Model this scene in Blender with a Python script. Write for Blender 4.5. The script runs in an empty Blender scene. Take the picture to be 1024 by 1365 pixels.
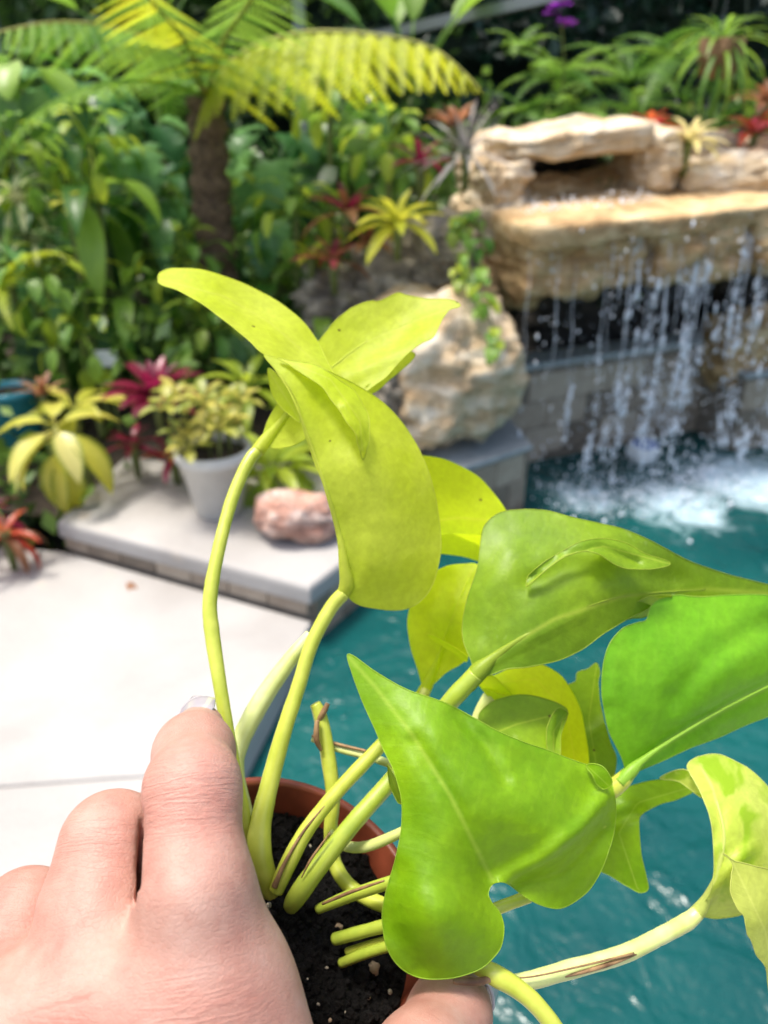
import bpy, bmesh, math, random
import numpy as np
from mathutils import Vector, Matrix, noise
from mathutils.geometry import delaunay_2d_cdt

S = bpy.context.scene
COL = S.collection
R = math.radians
random.seed(7)
rng = np.random.default_rng(7)

# ---------------------------------------------------------------- camera
PITCH = R(28.0)
CAMPOS = np.array([0.0, 0.0, 1.5])
FW = np.array([0, math.cos(PITCH), -math.sin(PITCH)])
UP = np.array([0, math.sin(PITCH), math.cos(PITCH)])
RT = np.array([1.0, 0, 0])
cam_d = bpy.data.cameras.new('camera')
cam = bpy.data.objects.new('camera', cam_d)
COL.objects.link(cam)
cam.location = CAMPOS
cam.rotation_euler = (R(90) - PITCH, 0, 0)
cam_d.sensor_fit = 'VERTICAL'
cam_d.sensor_height = 36.0
cam_d.lens = 1000 / 1365 * 36.0
cam_d.clip_start = 0.02
cam_d.clip_end = 500
cam_d.dof.use_dof = True
cam_d.dof.focus_distance = 0.188
cam_d.dof.aperture_fstop = 13.5
S.camera = cam

# ---------------------------------------------------------------- world, sun, exposure
SUN_EL, SUN_AZ = R(74), R(-78)      # azimuth measured from +Y, clockwise; negative = left of the view
w = bpy.data.worlds.new('World')
S.world = w
w.use_nodes = True
nt = w.node_tree
bg = nt.nodes['Background']
sky = nt.nodes.new('ShaderNodeTexSky')
sky.sky_type = 'NISHITA'
sky.sun_disc = False
sky.sun_elevation = SUN_EL
sky.sun_rotation = SUN_AZ
sky.air_density = 1.0
sky.dust_density = 5.0
sky.ozone_density = 0.6
nt.links.new(sky.outputs[0], bg.inputs[0])
bg.inputs[1].default_value = 0.15
sd = bpy.data.lights.new('sun', 'SUN')
sd.energy = 2.3
sd.angle = R(13)
sd.color = (1.0, 0.95, 0.87)
sun = bpy.data.objects.new('sun', sd)
COL.objects.link(sun)
sdir = Vector((math.sin(SUN_AZ) * math.cos(SUN_EL), math.cos(SUN_AZ) * math.cos(SUN_EL), math.sin(SUN_EL)))
sun.rotation_euler = (-sdir).to_track_quat('-Z', 'Y').to_euler()
sun.location = (0, 0, 6)
S.view_settings.view_transform = 'Standard'
S.view_settings.look = 'None'
S.view_settings.gamma = 1.0
S.view_settings.exposure = 1.04
S.cycles.use_denoising = True
S.cycles.max_bounces = 8
S.cycles.transparent_max_bounces = 12
S.cycles.caustics_reflective = False
S.cycles.caustics_refractive = False

# ---------------------------------------------------------------- pixel helpers (pixels of the 1024 x 1365 photograph)
def ray(px, py):
    return FW + (px - 512) / 1000 * RT + (682.5 - py) / 1000 * UP
def P(px, py, d):                 # point at depth d along the viewing axis
    return CAMPOS + d * ray(px, py)
def G(px, py, z=0.0):             # point on a level plane
    r = ray(px, py)
    return CAMPOS + (z - 1.5) / r[2] * r
def AT(px, py, Y):                # point on the plane y = Y
    r = ray(px, py)
    return CAMPOS + Y / r[1] * r

# ---------------------------------------------------------------- object helpers
def tag(o, label=None, cat=None, group=None, kind=None):
    if label: o['label'] = label
    if cat: o['category'] = cat
    if group: o['group'] = group
    if kind: o['kind'] = kind
    return o
def empty(name, loc, label=None, cat=None, group=None):
    o = bpy.data.objects.new(name, None)
    COL.objects.link(o)
    o.location = loc
    o.empty_display_size = 0.05
    return tag(o, label, cat, group)
def mesh_from(name, verts, faces, smooth=True):
    me = bpy.data.meshes.new(name)
    me.from_pydata([tuple(v) for v in verts], [], [tuple(int(i) for i in f) for f in faces])
    if smooth:
        me.polygons.foreach_set('use_smooth', [True] * len(me.polygons))
    me.update()
    return me
def link(name, me, mat=None, parent=None, local=False):
    """world-space mesh unless local; keeps the world placement under a parent"""
    o = bpy.data.objects.new(name, me)
    COL.objects.link(o)
    if mat is not None and len(me.materials) == 0:
        me.materials.append(mat)
    if parent is not None:
        o.parent = parent
        if not local:
            off = Vector((0, 0, 0))
            p = parent
            while p is not None:
                off += p.location
                p = p.parent
            o.location = -off
    return o
class MB:
    def __init__(s): s.v = []; s.f = []
    def add(s, v, f):
        n = len(s.v); s.v += [tuple(p) for p in v]; s.f += [tuple(int(i) + n for i in q) for q in f]
    def mesh(s, name, smooth=True): return mesh_from(name, s.v, s.f, smooth)
def cr(pts, n):
    p = np.asarray(pts, float)
    out = []
    for i in range(len(p) - 1):
        p0 = p[max(i - 1, 0)]; p1 = p[i]; p2 = p[i + 1]; p3 = p[min(i + 2, len(p) - 1)]
        for k in range(n):
            t = k / n
            out.append(0.5 * (2 * p1 + (p2 - p0) * t + (2 * p0 - 5 * p1 + 4 * p2 - p3) * t * t + (3 * p1 - p0 - 3 * p2 + p3) * t ** 3))
    out.append(p[-1])
    return np.array(out)
def cr_closed(pts, n):
    p = np.asarray(pts, float); m = len(p); out = []
    for i in range(m):
        p0, p1, p2, p3 = p[i - 1], p[i], p[(i + 1) % m], p[(i + 2) % m]
        for k in range(n):
            t = k / n
            out.append(0.5 * (2 * p1 + (p2 - p0) * t + (2 * p0 - 5 * p1 + 4 * p2 - p3) * t * t + (3 * p1 - p0 - 3 * p2 + p3) * t ** 3))
    return np.array(out)
def tube(pts, rad, seg=12, cap=True, flat=1.0):
    pts = np.asarray(pts, float); n = len(pts)
    rad = np.broadcast_to(np.asarray(rad, float), (n,))
    T = np.gradient(pts, axis=0); T /= np.linalg.norm(T, axis=1)[:, None] + 1e-12
    a = np.array([0, 0, 1.0]) if abs(T[0][2]) < 0.9 else np.array([1.0, 0, 0])
    N = np.cross(T[0], a); N /= np.linalg.norm(N)
    V = []; F = []
    for i in range(n):
        N = N - T[i] * (N @ T[i]); N /= np.linalg.norm(N) + 1e-12
        B = np.cross(T[i], N)
        for k in range(seg):
            th = 2 * math.pi * k / seg
            V.append(pts[i] + rad[i] * (math.cos(th) * N + flat * math.sin(th) * B))
    for i in range(n - 1):
        for k in range(seg):
            k2 = (k + 1) % seg
            F.append((i * seg + k, i * seg + k2, (i + 1) * seg + k2, (i + 1) * seg + k))
    if cap:
        F.append(tuple(range(seg))[::-1]); F.append(tuple((n - 1) * seg + k for k in range(seg)))
    return V, F
def boxv(c, s, rz=0.0):
    V = []
    ca, sa = math.cos(rz), math.sin(rz)
    for dx in (-.5, .5):
        for dy in (-.5, .5):
            for dz in (-.5, .5):
                x, y, z = dx * s[0], dy * s[1], dz * s[2]
                V.append((c[0] + x * ca - y * sa, c[1] + x * sa + y * ca, c[2] + z))
    F = [(0, 1, 3, 2), (4, 6, 7, 5), (0, 4, 5, 1), (2, 3, 7, 6), (0, 2, 6, 4), (1, 5, 7, 3)]
    return V, F
def prism(poly, z0, z1, bevel=0.0):
    """vertical prism over a polygon; bevelled top edge"""
    bm = bmesh.new()
    lo = [bm.verts.new((p[0], p[1], z0)) for p in poly]
    f = bm.faces.new(lo)
    bm.normal_update()
    if f.normal.z > 0: f.normal_flip()
    r = bmesh.ops.extrude_face_region(bm, geom=[f])
    for v in [g for g in r['geom'] if isinstance(g, bmesh.types.BMVert)]: v.co.z = z1
    bm.normal_update()
    bmesh.ops.recalc_face_normals(bm, faces=bm.faces)
    if bevel:
        ed = [e for e in bm.edges if all(abs(v.co.z - z1) < 1e-6 for v in e.verts)]
        bmesh.ops.bevel(bm, geom=ed, offset=bevel, segments=4, profile=0.5, affect='EDGES')
    me = bpy.data.meshes.new('prism'); bm.to_mesh(me); bm.free()
    return me
def smooth_by_angle(me):
    me.polygons.foreach_set('use_smooth', [True] * len(me.polygons))
    me.set_sharp_from_angle(angle=R(40))

# ---------------------------------------------------------------- materials
def mat(name):
    m = bpy.data.materials.new(name)
    m.use_nodes = True
    n = m.node_tree.nodes; l = m.node_tree.links
    return m, n, l, n['Principled BSDF'], n['Material Output']
def N(n, t, **kw):
    x = n.new(t)
    for k, v in kw.items():
        if hasattr(x, k): setattr(x, k, v)
    return x
def noise_node(n, l, scale, detail=4, rough=.55, coord=None, dist=0.0):
    t = n.new('ShaderNodeTexNoise')
    t.inputs['Scale'].default_value = scale; t.inputs['Detail'].default_value = detail
    t.inputs['Roughness'].default_value = rough; t.inputs['Distortion'].default_value = dist
    if coord is not None: l.new(coord, t.inputs['Vector'])
    return t
def ramp(n, l, fac, stops):
    r = n.new('ShaderNodeValToRGB')
    e = r.color_ramp.elements
    while len(e) < len(stops): e.new(0.5)
    for i, (p, c) in enumerate(stops):
        e[i].position = p; e[i].color = (*c, 1) if len(c) == 3 else c
    l.new(fac, r.inputs[0])
    return r
def mixc(n, l, fac, a, b, mode='MIX'):
    m = n.new('ShaderNodeMix'); m.data_type = 'RGBA'; m.blend_type = mode
    for s, v in ((m.inputs['Factor'], fac), (m.inputs['A'], a), (m.inputs['B'], b)):
        if hasattr(v, 'is_linked') or hasattr(v, 'links'): l.new(v, s)
        elif isinstance(v, (int, float)): s.default_value = v
        else: s.default_value = (*v, 1)
    return m.outputs['Result']
def math_node(n, l, op, a, b=None):
    m = n.new('ShaderNodeMath'); m.operation = op
    for i, v in enumerate((a, b)):
        if v is None: continue
        if isinstance(v, (int, float)): m.inputs[i].default_value = v
        else: l.new(v, m.inputs[i])
    return m.outputs[0]
def bump(n, l, h, strength, dist, bs, prev=None):
    b = n.new('ShaderNodeBump')
    b.inputs['Strength'].default_value = strength; b.inputs['Distance'].default_value = dist
    l.new(h, b.inputs['Height'])
    if prev is not None: l.new(prev.outputs[0], b.inputs['Normal'])
    if bs is not None: l.new(b.outputs[0], bs.inputs['Normal'])
    return b
def obj_coord(n):
    return n.new('ShaderNodeTexCoord').outputs['Object']

def leaf_mat(name, c1, c2, trans=0.45, rough=0.4, tcol=None, spread=0.6, scale=9.0, stripe=None, edge=None):
    """background leaf: colour varies by object and along the blade, with some light passing through"""
    m, n, l, b, out = mat(name)
    co = obj_coord(n)
    no = noise_node(n, l, scale, 3, coord=co)
    oi = n.new('ShaderNodeObjectInfo')
    f = math_node(n, l, 'ADD', math_node(n, l, 'MULTIPLY', no.outputs[0], 0.8), math_node(n, l, 'MULTIPLY', math_node(n, l, 'SUBTRACT', oi.outputs['Random'], 0.5), spread * 2))
    c = mixc(n, l, math_node(n, l, 'ADD', f, 0.1), c1, c2)
    if stripe is not None:
        uv = n.new('ShaderNodeUVMap')
        sx = n.new('ShaderNodeSeparateXYZ'); l.new(uv.outputs[0], sx.inputs[0])
        a = math_node(n, l, 'ABSOLUTE', sx.outputs[0])
        nn = noise_node(n, l, 14, 3, coord=uv.outputs[0])
        a = math_node(n, l, 'ADD', a, math_node(n, l, 'MULTIPLY', math_node(n, l, 'SUBTRACT', nn.outputs[0], .5), .5))
        rr = ramp(n, l, a, [(stripe[1], (0, 0, 0)), (stripe[2], (1, 1, 1))])
        c = mixc(n, l, rr.outputs[0], c, stripe[0])
    l.new(c, b.inputs['Base Color'])
    b.inputs['Roughness'].default_value = rough
    b.inputs['Specular IOR Level'].default_value = 0.5
    bump(n, l, no.outputs[0], 0.35, 0.01, b)
    tr = n.new('ShaderNodeBsdfTranslucent')
    if tcol is None:
        g = n.new('ShaderNodeHueSaturation'); l.new(c, g.inputs['Color']); g.inputs['Value'].default_value = 1.5; g.inputs['Hue'].default_value = .49
        l.new(g.outputs[0], tr.inputs[0])
    else: tr.inputs[0].default_value = (*tcol, 1)
    ms = n.new('ShaderNodeMixShader'); ms.inputs[0].default_value = trans
    l.new(b.outputs[0], ms.inputs[1]); l.new(tr.outputs[0], ms.inputs[2]); l.new(ms.outputs[0], out.inputs[0])
    return m

def fg_leaf_mat(name, top, deep, tcol, trans=0.4, rough=0.33, rib=(.55, .68, .12), speck=0.0, spots=0.0, vari=None, coat=0.25):
    """foreground leaf: pale midrib, soft side veins, mottling, small blemishes, waxy gloss, translucency"""
    m, n, l, b, out = mat(name)
    uv = n.new('ShaderNodeUVMap')
    sx = n.new('ShaderNodeSeparateXYZ'); l.new(uv.outputs[0], sx.inputs[0])
    U, V = sx.outputs[0], sx.outputs[1]
    co = obj_coord(n)
    big = noise_node(n, l, 38, 4, .55, co)
    fine = noise_node(n, l, 420, 3, .6, co)
    f = ramp(n, l, big.outputs[0], [(.35, (0, 0, 0)), (.65, (1, 1, 1))])
    c = mixc(n, l, f.outputs[0], deep, top)
    fin = ramp(n, l, fine.outputs[0], [(.35, (.86, .86, .86)), (.7, (1.06, 1.06, 1.06))])
    c = mixc(n, l, 1.0, c, fin.outputs[0], 'MULTIPLY')
    au = math_node(n, l, 'ABSOLUTE', U)
    # side veins, running from the midrib towards the edge
    ph = math_node(n, l, 'SUBTRACT', math_node(n, l, 'MULTIPLY', V, 70.0), math_node(n, l, 'MULTIPLY', au, 26.0))
    ph = math_node(n, l, 'ADD', ph, math_node(n, l, 'MULTIPLY', big.outputs[0], 9.0))
    sv = math_node(n, l, 'SINE', ph)
    svr = ramp(n, l, sv, [(.72, (0, 0, 0)), (1.0, (1, 1, 1))])
    c = mixc(n, l, math_node(n, l, 'MULTIPLY', svr.outputs[0], .035), c, rib)
    mr = ramp(n, l, au, [(.0, (1, 1, 1)), (.010, (.7, .7, .7)), (.032, (0, 0, 0))])
    c = mixc(n, l, math_node(n, l, 'MULTIPLY', mr.outputs[0], .5), c, rib)
    if vari is not None:
        st = n.new('ShaderNodeMapping'); l.new(uv.outputs[0], st.inputs[0]); st.inputs['Scale'].default_value = (2.0, 3.2, 1); st.inputs['Rotation'].default_value = (0, 0, .55)
        vn = noise_node(n, l, 1.0, 3, .5, st.outputs[0], .4)
        vr = ramp(n, l, vn.outputs[0], [(.49, (0, 0, 0)), (.57, (1, 1, 1))])
        c = mixc(n, l, vr.outputs[0], c, vari)
    if speck:
        vo = n.new('ShaderNodeTexVoronoi'); vo.inputs['Scale'].default_value = 230; l.new(co, vo.inputs['Vector'])
        msk = noise_node(n, l, 45, 2, .5, co)
        k = math_node(n, l, 'MULTIPLY', math_node(n, l, 'LESS_THAN', vo.outputs['Distance'], .2), math_node(n, l, 'GREATER_THAN', msk.outputs[0], .62))
        c = mixc(n, l, math_node(n, l, 'MULTIPLY', k, speck), c, (.75, .7, .12))
    if name == 'olive_green_leaf':            # dried water marks on the waxy surface
        wn_ = noise_node(n, l, 210, 3, .6, co, .3); wm = noise_node(n, l, 26, 2, .5, co)
        wk = math_node(n, l, 'MULTIPLY', ramp(n, l, wn_.outputs[0], [(.60, (0, 0, 0)), (.66, (1, 1, 1))]).outputs[0], ramp(n, l, wm.outputs[0], [(.54, (0, 0, 0)), (.66, (1, 1, 1))]).outputs[0])
        c = mixc(n, l, math_node(n, l, 'MULTIPLY', wk, .35), c, (.55, .62, .30))
    if spots:
        vo = n.new('ShaderNodeTexVoronoi'); vo.inputs['Scale'].default_value = 190; l.new(co, vo.inputs['Vector'])
        wn = n.new('ShaderNodeSeparateColor'); l.new(vo.outputs['Color'], wn.inputs[0])
        k = math_node(n, l, 'MULTIPLY', math_node(n, l, 'LESS_THAN', vo.outputs['Distance'], .12), math_node(n, l, 'GREATER_THAN', wn.outputs[0], 1 - spots))
        c = mixc(n, l, k, c, (.05, .03, .01))
    l.new(c, b.inputs['Base Color'])
    b.inputs['Roughness'].default_value = rough
    b.inputs['Specular IOR Level'].default_value = .28
    b.inputs['Coat Weight'].default_value = coat
    b.inputs['Coat Roughness'].default_value = .36
    h = math_node(n, l, 'ADD', math_node(n, l, 'MULTIPLY', fine.outputs[0], .35), math_node(n, l, 'MULTIPLY', svr.outputs[0], -.05))
    h = math_node(n, l, 'ADD', h, math_node(n, l, 'MULTIPLY', big.outputs[0], 1.6))
    b1 = bump(n, l, h, .42, .0009, b)
    tr = n.new('ShaderNodeBsdfTranslucent')
    tc = mixc(n, l, .55, c, tcol)
    l.new(tc, tr.inputs[0]); l.new(b1.outputs[0], tr.inputs['Normal'])
    ms = n.new('ShaderNodeMixShader'); ms.inputs[0].default_value = trans
    l.new(b.outputs[0], ms.inputs[1]); l.new(tr.outputs[0], ms.inputs[2]); l.new(ms.outputs[0], out.inputs[0])
    return m

def plain(name, c1, c2, scale=20, rough=.6, bmp=.3, bdist=.01, detail=5, spec=.5, coat=0.0):
    m, n, l, b, out = mat(name)
    co = obj_coord(n)
    no = noise_node(n, l, scale, detail, .6, co)
    r = ramp(n, l, no.outputs[0], [(.3, c1), (.72, c2)])
    l.new(r.outputs[0], b.inputs['Base Color'])
    b.inputs['Roughness'].default_value = rough
    b.inputs['Specular IOR Level'].default_value = spec
    b.inputs['Coat Weight'].default_value = coat
    if bmp: bump(n, l, no.outputs[0], bmp, bdist, b)
    return m

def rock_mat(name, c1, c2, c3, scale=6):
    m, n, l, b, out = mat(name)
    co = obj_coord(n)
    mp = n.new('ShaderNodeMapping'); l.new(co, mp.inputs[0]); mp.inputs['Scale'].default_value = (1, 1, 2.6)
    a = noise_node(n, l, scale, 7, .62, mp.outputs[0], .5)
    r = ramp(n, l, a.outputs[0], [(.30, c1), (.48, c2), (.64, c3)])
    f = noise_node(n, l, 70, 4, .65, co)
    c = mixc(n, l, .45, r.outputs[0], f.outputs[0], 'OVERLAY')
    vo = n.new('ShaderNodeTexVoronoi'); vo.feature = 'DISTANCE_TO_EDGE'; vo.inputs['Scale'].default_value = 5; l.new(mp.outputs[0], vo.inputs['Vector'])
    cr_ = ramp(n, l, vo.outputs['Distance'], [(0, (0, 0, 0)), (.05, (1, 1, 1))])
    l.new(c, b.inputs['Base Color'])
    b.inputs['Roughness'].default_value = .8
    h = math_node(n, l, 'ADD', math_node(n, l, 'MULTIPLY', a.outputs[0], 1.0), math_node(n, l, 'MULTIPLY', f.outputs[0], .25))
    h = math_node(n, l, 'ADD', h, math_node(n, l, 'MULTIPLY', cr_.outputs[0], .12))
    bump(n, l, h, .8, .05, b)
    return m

M = {}
M['rock_pale'] = rock_mat('pale_limestone', (.36, .23, .11), (.62, .48, .30), (.76, .68, .54))
M['rock_tan'] = rock_mat('tan_limestone', (.30, .17, .065), (.54, .36, .17), (.68, .52, .30))
M['rock_grey'] = rock_mat('grey_stone', (.10, .085, .065), (.24, .21, .16), (.40, .36, .29))
M['rock_shade'] = rock_mat('painted_shade_stone', (.012, .012, .011), (.035, .032, .028), (.07, .06, .05))  # shade of the slot and cavity painted in as near-black stone
M['rock_pink'] = rock_mat('pink_stone', (.36, .17, .12), (.50, .28, .21), (.62, .52, .46), 9)
M['soil_bed'] = plain('bed_soil', (.012, .009, .006), (.05, .035, .022), 30, .95, .8, .03)
M['ground'] = plain('ground_soil', (.03, .035, .018), (.07, .07, .04), 3, .95, .4, .03)
M['bark'] = plain('fern_bark', (.035, .022, .014), (.26, .17, .11), 45, .95, 1.0, .03)
M['metal'] = plain('bronze_aluminium', (.16, .18, .20), (.22, .24, .27), 8, .45, 0)
M['white_pot'] = plain('white_glazed_pot', (.50, .49, .46), (.62, .61, .57), 9, .5, .1)
M['blue_pot'] = plain('blue_glazed_pot', (.01, .12, .17), (.03, .22, .28), 9, .25, .1)
M['stem_bg'] = plain('green_stem', (.07, .10, .02), (.16, .19, .05), 20, .6, .2)
M['tile_grout'] = plain('tile_grout', (.17, .145, .115), (.27, .235, .19), 40, .9, .3)

def tile_material():
    m, n, l, b, out = mat('slate_tile')
    co = obj_coord(n); oi = n.new('ShaderNodeObjectInfo')
    no = noise_node(n, l, 14, 5, .6, co)
    f = math_node(n, l, 'ADD', math_node(n, l, 'MULTIPLY', no.outputs[0], .6), math_node(n, l, 'MULTIPLY', oi.outputs['Random'], .5))
    r = ramp(n, l, f, [(.25, (.13, .105, .08)), (.55, (.28, .22, .165)), (.8, (.42, .35, .27))])
    l.new(r.outputs[0], b.inputs['Base Color']); b.inputs['Roughness'].default_value = .42
    bump(n, l, no.outputs[0], .4, .01, b)
    return m
M['tile'] = tile_material()
M['trim'] = plain('blue_grey_trim', (.22, .25, .26), (.34, .37, .38), 20, .4, .2)

def deck_material():
    m, n, l, b, out = mat('pale_deck_stone')
    co = obj_coord(n)
    a = noise_node(n, l, 1.8, 5, .55, co, .4)
    r = ramp(n, l, a.outputs[0], [(.28, (.26, .245, .23)), (.5, (.335, .325, .312)), (.7, (.385, .376, .365))])
    f = noise_node(n, l, 90, 5, .7, co)
    fr = ramp(n, l, f.outputs[0], [(.3, (.90, .89, .87)), (.6, (1, 1, 1))])
    c = mixc(n, l, 1.0, r.outputs[0], fr.outputs[0], 'MULTIPLY')
    s = noise_node(n, l, 5.5, 3, .5, co)
    sr = ramp(n, l, s.outputs[0], [(.66, (0, 0, 0)), (.76, (1, 1, 1))])
    c = mixc(n, l, math_node(n, l, 'MULTIPLY', sr.outputs[0], .35), c, (.55, .40, .26))
    l.new(c, b.inputs['Base Color']); b.inputs['Roughness'].default_value = .7
    bump(n, l, math_node(n, l, 'ADD', f.outputs[0], a.outputs[0]), .3, .006, b)
    return m
M['deck'] = deck_material()

def water_material(splash):
    m, n, l, b, out = mat('pool_water')
    g = n.new('ShaderNodeNewGeometry')
    pos = g.outputs['Position']
    a = noise_node(n, l, 1.3, 3, .5, pos, .6)
    r = ramp(n, l, a.outputs[0], [(.3, (.003, .045, .047)), (.7, (.006, .082, .078))])
    # foam where the falls land: patches gathered round the landing line
    foam = None
    n2 = noise_node(n, l, 7, 6, .68, pos, .8)
    for (cx, cy, rad, amt) in splash:
        d = n.new('ShaderNodeVectorMath'); d.operation = 'DISTANCE'
        l.new(pos, d.inputs[0]); d.inputs[1].default_value = (cx, cy, -.1)
        q = n.new('ShaderNodeMapRange'); q.interpolation_type = 'SMOOTHSTEP'
        q.inputs['From Min'].default_value = rad; q.inputs['From Max'].default_value = 0
        q.inputs['To Min'].default_value = 0; q.inputs['To Max'].default_value = amt
        l.new(d.outputs['Value'], q.inputs['Value'])
        foam = q.outputs[0] if foam is None else math_node(n, l, 'MAXIMUM', foam, q.outputs[0])
    ff = math_node(n, l, 'ADD', foam, math_node(n, l, 'MULTIPLY', math_node(n, l, 'SUBTRACT', n2.outputs[0], .5), 2.0))
    fr = ramp(n, l, ff, [(.30, (0, 0, 0)), (1.35, (1, 1, 1))])
    c = mixc(n, l, fr.outputs[0], r.outputs[0], (.52, .69, .76))
    l.new(c, b.inputs['Base Color'])
    rr = math_node(n, l, 'ADD', math_node(n, l, 'MULTIPLY', fr.outputs[0], .45), .16)
    l.new(rr, b.inputs['Roughness'])
    b.inputs['IOR'].default_value = 1.33
    rip = noise_node(n, l, 4.5, 4, .55, pos, .8)
    rip2 = noise_node(n, l, 26, 3, .5, pos)
    h = math_node(n, l, 'ADD', rip.outputs[0], math_node(n, l, 'MULTIPLY', rip2.outputs[0], .16))
    h = math_node(n, l, 'ADD', h, math_node(n, l, 'MULTIPLY', math_node(n, l, 'MULTIPLY', foam, n2.outputs[0]), .8))
    bump(n, l, h, .55, .08, b)
    return m

# ================================================================= SETTING
PE0 = np.array([-.47, .98]); PEA = np.array([-.243, 2.045])       # edge of the deck along the pool, corner of the ledge
LL = np.array([-1.243, 2.498])                                     # left end of the ledge front
PC = np.array([.20, 2.72]); PB = np.array([.624, 3.03])            # pier wall along the pool

gme = mesh_from('ground', [(-250, -250, -.32), (250, -250, -.32), (250, 250, -.32), (-250, 250, -.32)], [(0, 1, 2, 3)])
tag(link('ground', gme, M['ground']), kind='structure')

deck = empty('pool_deck', (-1.5, 1.0, 0)); tag(deck, kind='structure')
e_dir = (PEA - PE0) / (PEA - PE0)[1]
def edge_x(y): return PE0[0] + e_dir[0] * (y - PE0[1])
JY0, JS = 1.40, .10                # joint across the deck
def jy(x): return JY0 + JS * (x + .45)
slabs = [
    [(edge_x(1.36) , jy(-.41) + .0012), PEA - (0, .002), LL - (0, .002), (-1.7, 2.56), (-4.5, 2.72), (-4.5, jy(-4.5) + .0012)],
    [(edge_x(.58), .58), (edge_x(1.36), jy(-.41) - .0012), (-4.5, jy(-4.5) - .0012), (-4.5, .58)],
    [(3.5, .574), (-4.5, .574), (-4.5, -4.5), (3.5, -4.5)],
]
for s in slabs:
    me = prism(s, -.28, 0, .008); smooth_by_angle(me)
    link('slab', me, M['deck'], deck)

SPL = [(G(1000, 640, -.1)[0], G(1000, 640, -.1)[1] , .56, 1.12), (G(900, 668, -.1)[0], G(900, 668, -.1)[1], .50, .92),
       (G(790, 660, -.1)[0], G(790, 660, -.1)[1], .42, .72), (G(1090, 660, -.1)[0], G(1090, 660, -.1)[1], .6, 1.0)]
M['water'] = water_material(SPL)
gx = np.linspace(-.8, 6.5, 120); gy = np.linspace(.45, 4.7, 90)
V = [(x, y, -.1 + .006 * noise.noise((x * 3.1, y * 3.1, 1.7)) + .003 * noise.noise((x * 9, y * 9, 4))) for x in gx for y in gy]
F = [(i * 90 + j, (i + 1) * 90 + j, (i + 1) * 90 + j + 1, i * 90 + j + 1) for i in range(119) for j in range(89)]
tag(link('pool_water', mesh_from('pool_water', V, F), M['water']), kind='structure')

# planting bed behind the ledge, rising to the back
def bed_h(x, y):
    t = max(0.0, y - 2.9)
    h = .10 + .22 * min(t, 3.0) + .04 * noise.noise((x * 2, y * 2, 0))
    if x > -.6: h += .25 * min(1, max(0, (x + .6))) * min(1, t)
    return h
xs = np.linspace(-7, 5, 90); ys = np.linspace(0, 1, 46)
V = []; F = []
for x in xs:
    y0 = 2.75 - .0 if x < -1.25 else (2.75 if x < .1 else 2.75 + (x - .1) * .85)
    if x > .45: y0 = max(y0, 4.62 + (x - 1.0) * .40)
    for t in ys:
        y = y0 + (9.0 - y0) * t ** 1.3
        V.append((x, y, bed_h(x, y) if x > -1.3 else bed_h(x, y) - .06))
n_ = len(ys)
F = [(i * n_ + j, (i + 1) * n_ + j, (i + 1) * n_ + j + 1, i * n_ + j + 1) for i in range(len(xs) - 1) for j in range(n_ - 1)]
tag(link('planting_bed', mesh_from('planting_bed', V, F), M['soil_bed']), kind='structure')

# raised coping ledge: body faced with tiles, thick pale top
ledge = empty('coping_ledge', (PEA[0], PEA[1], 0), 'pale stone ledge step with rounded edge carrying the white pot', 'ledge')
lp = [PEA, PC, (.25, 3.05), (-1.15, 3.3), LL]
inn = [(PEA[0] + .0, PEA[1] + .03), (PC[0] - .02, PC[1] + .02), (.2, 3.0), (-1.1, 3.25), (LL[0] + .02, LL[1] + .02)]
link('base', prism(inn, -.25, .066), M['tile_grout'], ledge)
me = prism(lp, .066, .135, .022); smooth_by_angle(me)
link('coping', me, M['deck'], ledge)

def tile_run(parent, a, b, z0, z1, tw, th, out, thick=.012, start_off=0.0):
    """tiles set on a vertical face from a to b; each tile is a part sharing one mesh per size"""
    a = np.array(a, float); b = np.array(b, float)
    L = np.linalg.norm(b - a); d = (b - a) / L; ang = math.atan2(d[1], d[0])
    rows = max(1, round((z1 - z0) / th)); hh = (z1 - z0) / rows
    cache = {}
    for r_ in range(rows):
        x = -tw * (.5 if r_ % 2 else 0) - start_off
        while x < L - 1e-4:
            x0 = max(x, 0); x1 = min(x + tw, L)
            if x1 - x0 > .015:
                key = round(x1 - x0, 4)
                if key not in cache:
                    bm = bmesh.new()
                    bmesh.ops.create_cube(bm, size=1)
                    bmesh.ops.scale(bm, vec=(key - .005, thick, hh - .005), verts=bm.verts)
                    bmesh.ops.bevel(bm, geom=list(bm.edges), offset=.0015, segments=1, affect='EDGES')
                    me = bpy.data.meshes.new('tile'); bm.to_mesh(me); bm.free(); me.materials.append(M['tile'])
                    cache[key] = me
                c = a + d * (x0 + x1) / 2 + np.array(out) * thick * .5
                o = link('tile', cache[key], None, parent)
                o.location = Vector((c[0], c[1], z0 + (r_ + .5) * hh)) + o.location
                o.rotation_euler = (random.uniform(-.006, .006), 0, ang + random.uniform(-.006, .006))
            x += tw
dA = (LL - PEA) / np.linalg.norm(LL - PEA); nA = np.array([-dA[1], dA[0]]); nA = nA if nA[1] < 0 else -nA
tile_run(ledge, PEA + dA * .02 - nA * .028, LL - nA * .028, .002, .064, .16, .062, nA)
dC = (PC - PEA) / np.linalg.norm(PC - PEA); nC = np.array([dC[1], -dC[0]])
tile_run(ledge, np.array(inn[0]) + nC * .004, np.array(inn[1]) + nC * .004, -.18, .064, .16, .122, nC)

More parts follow.
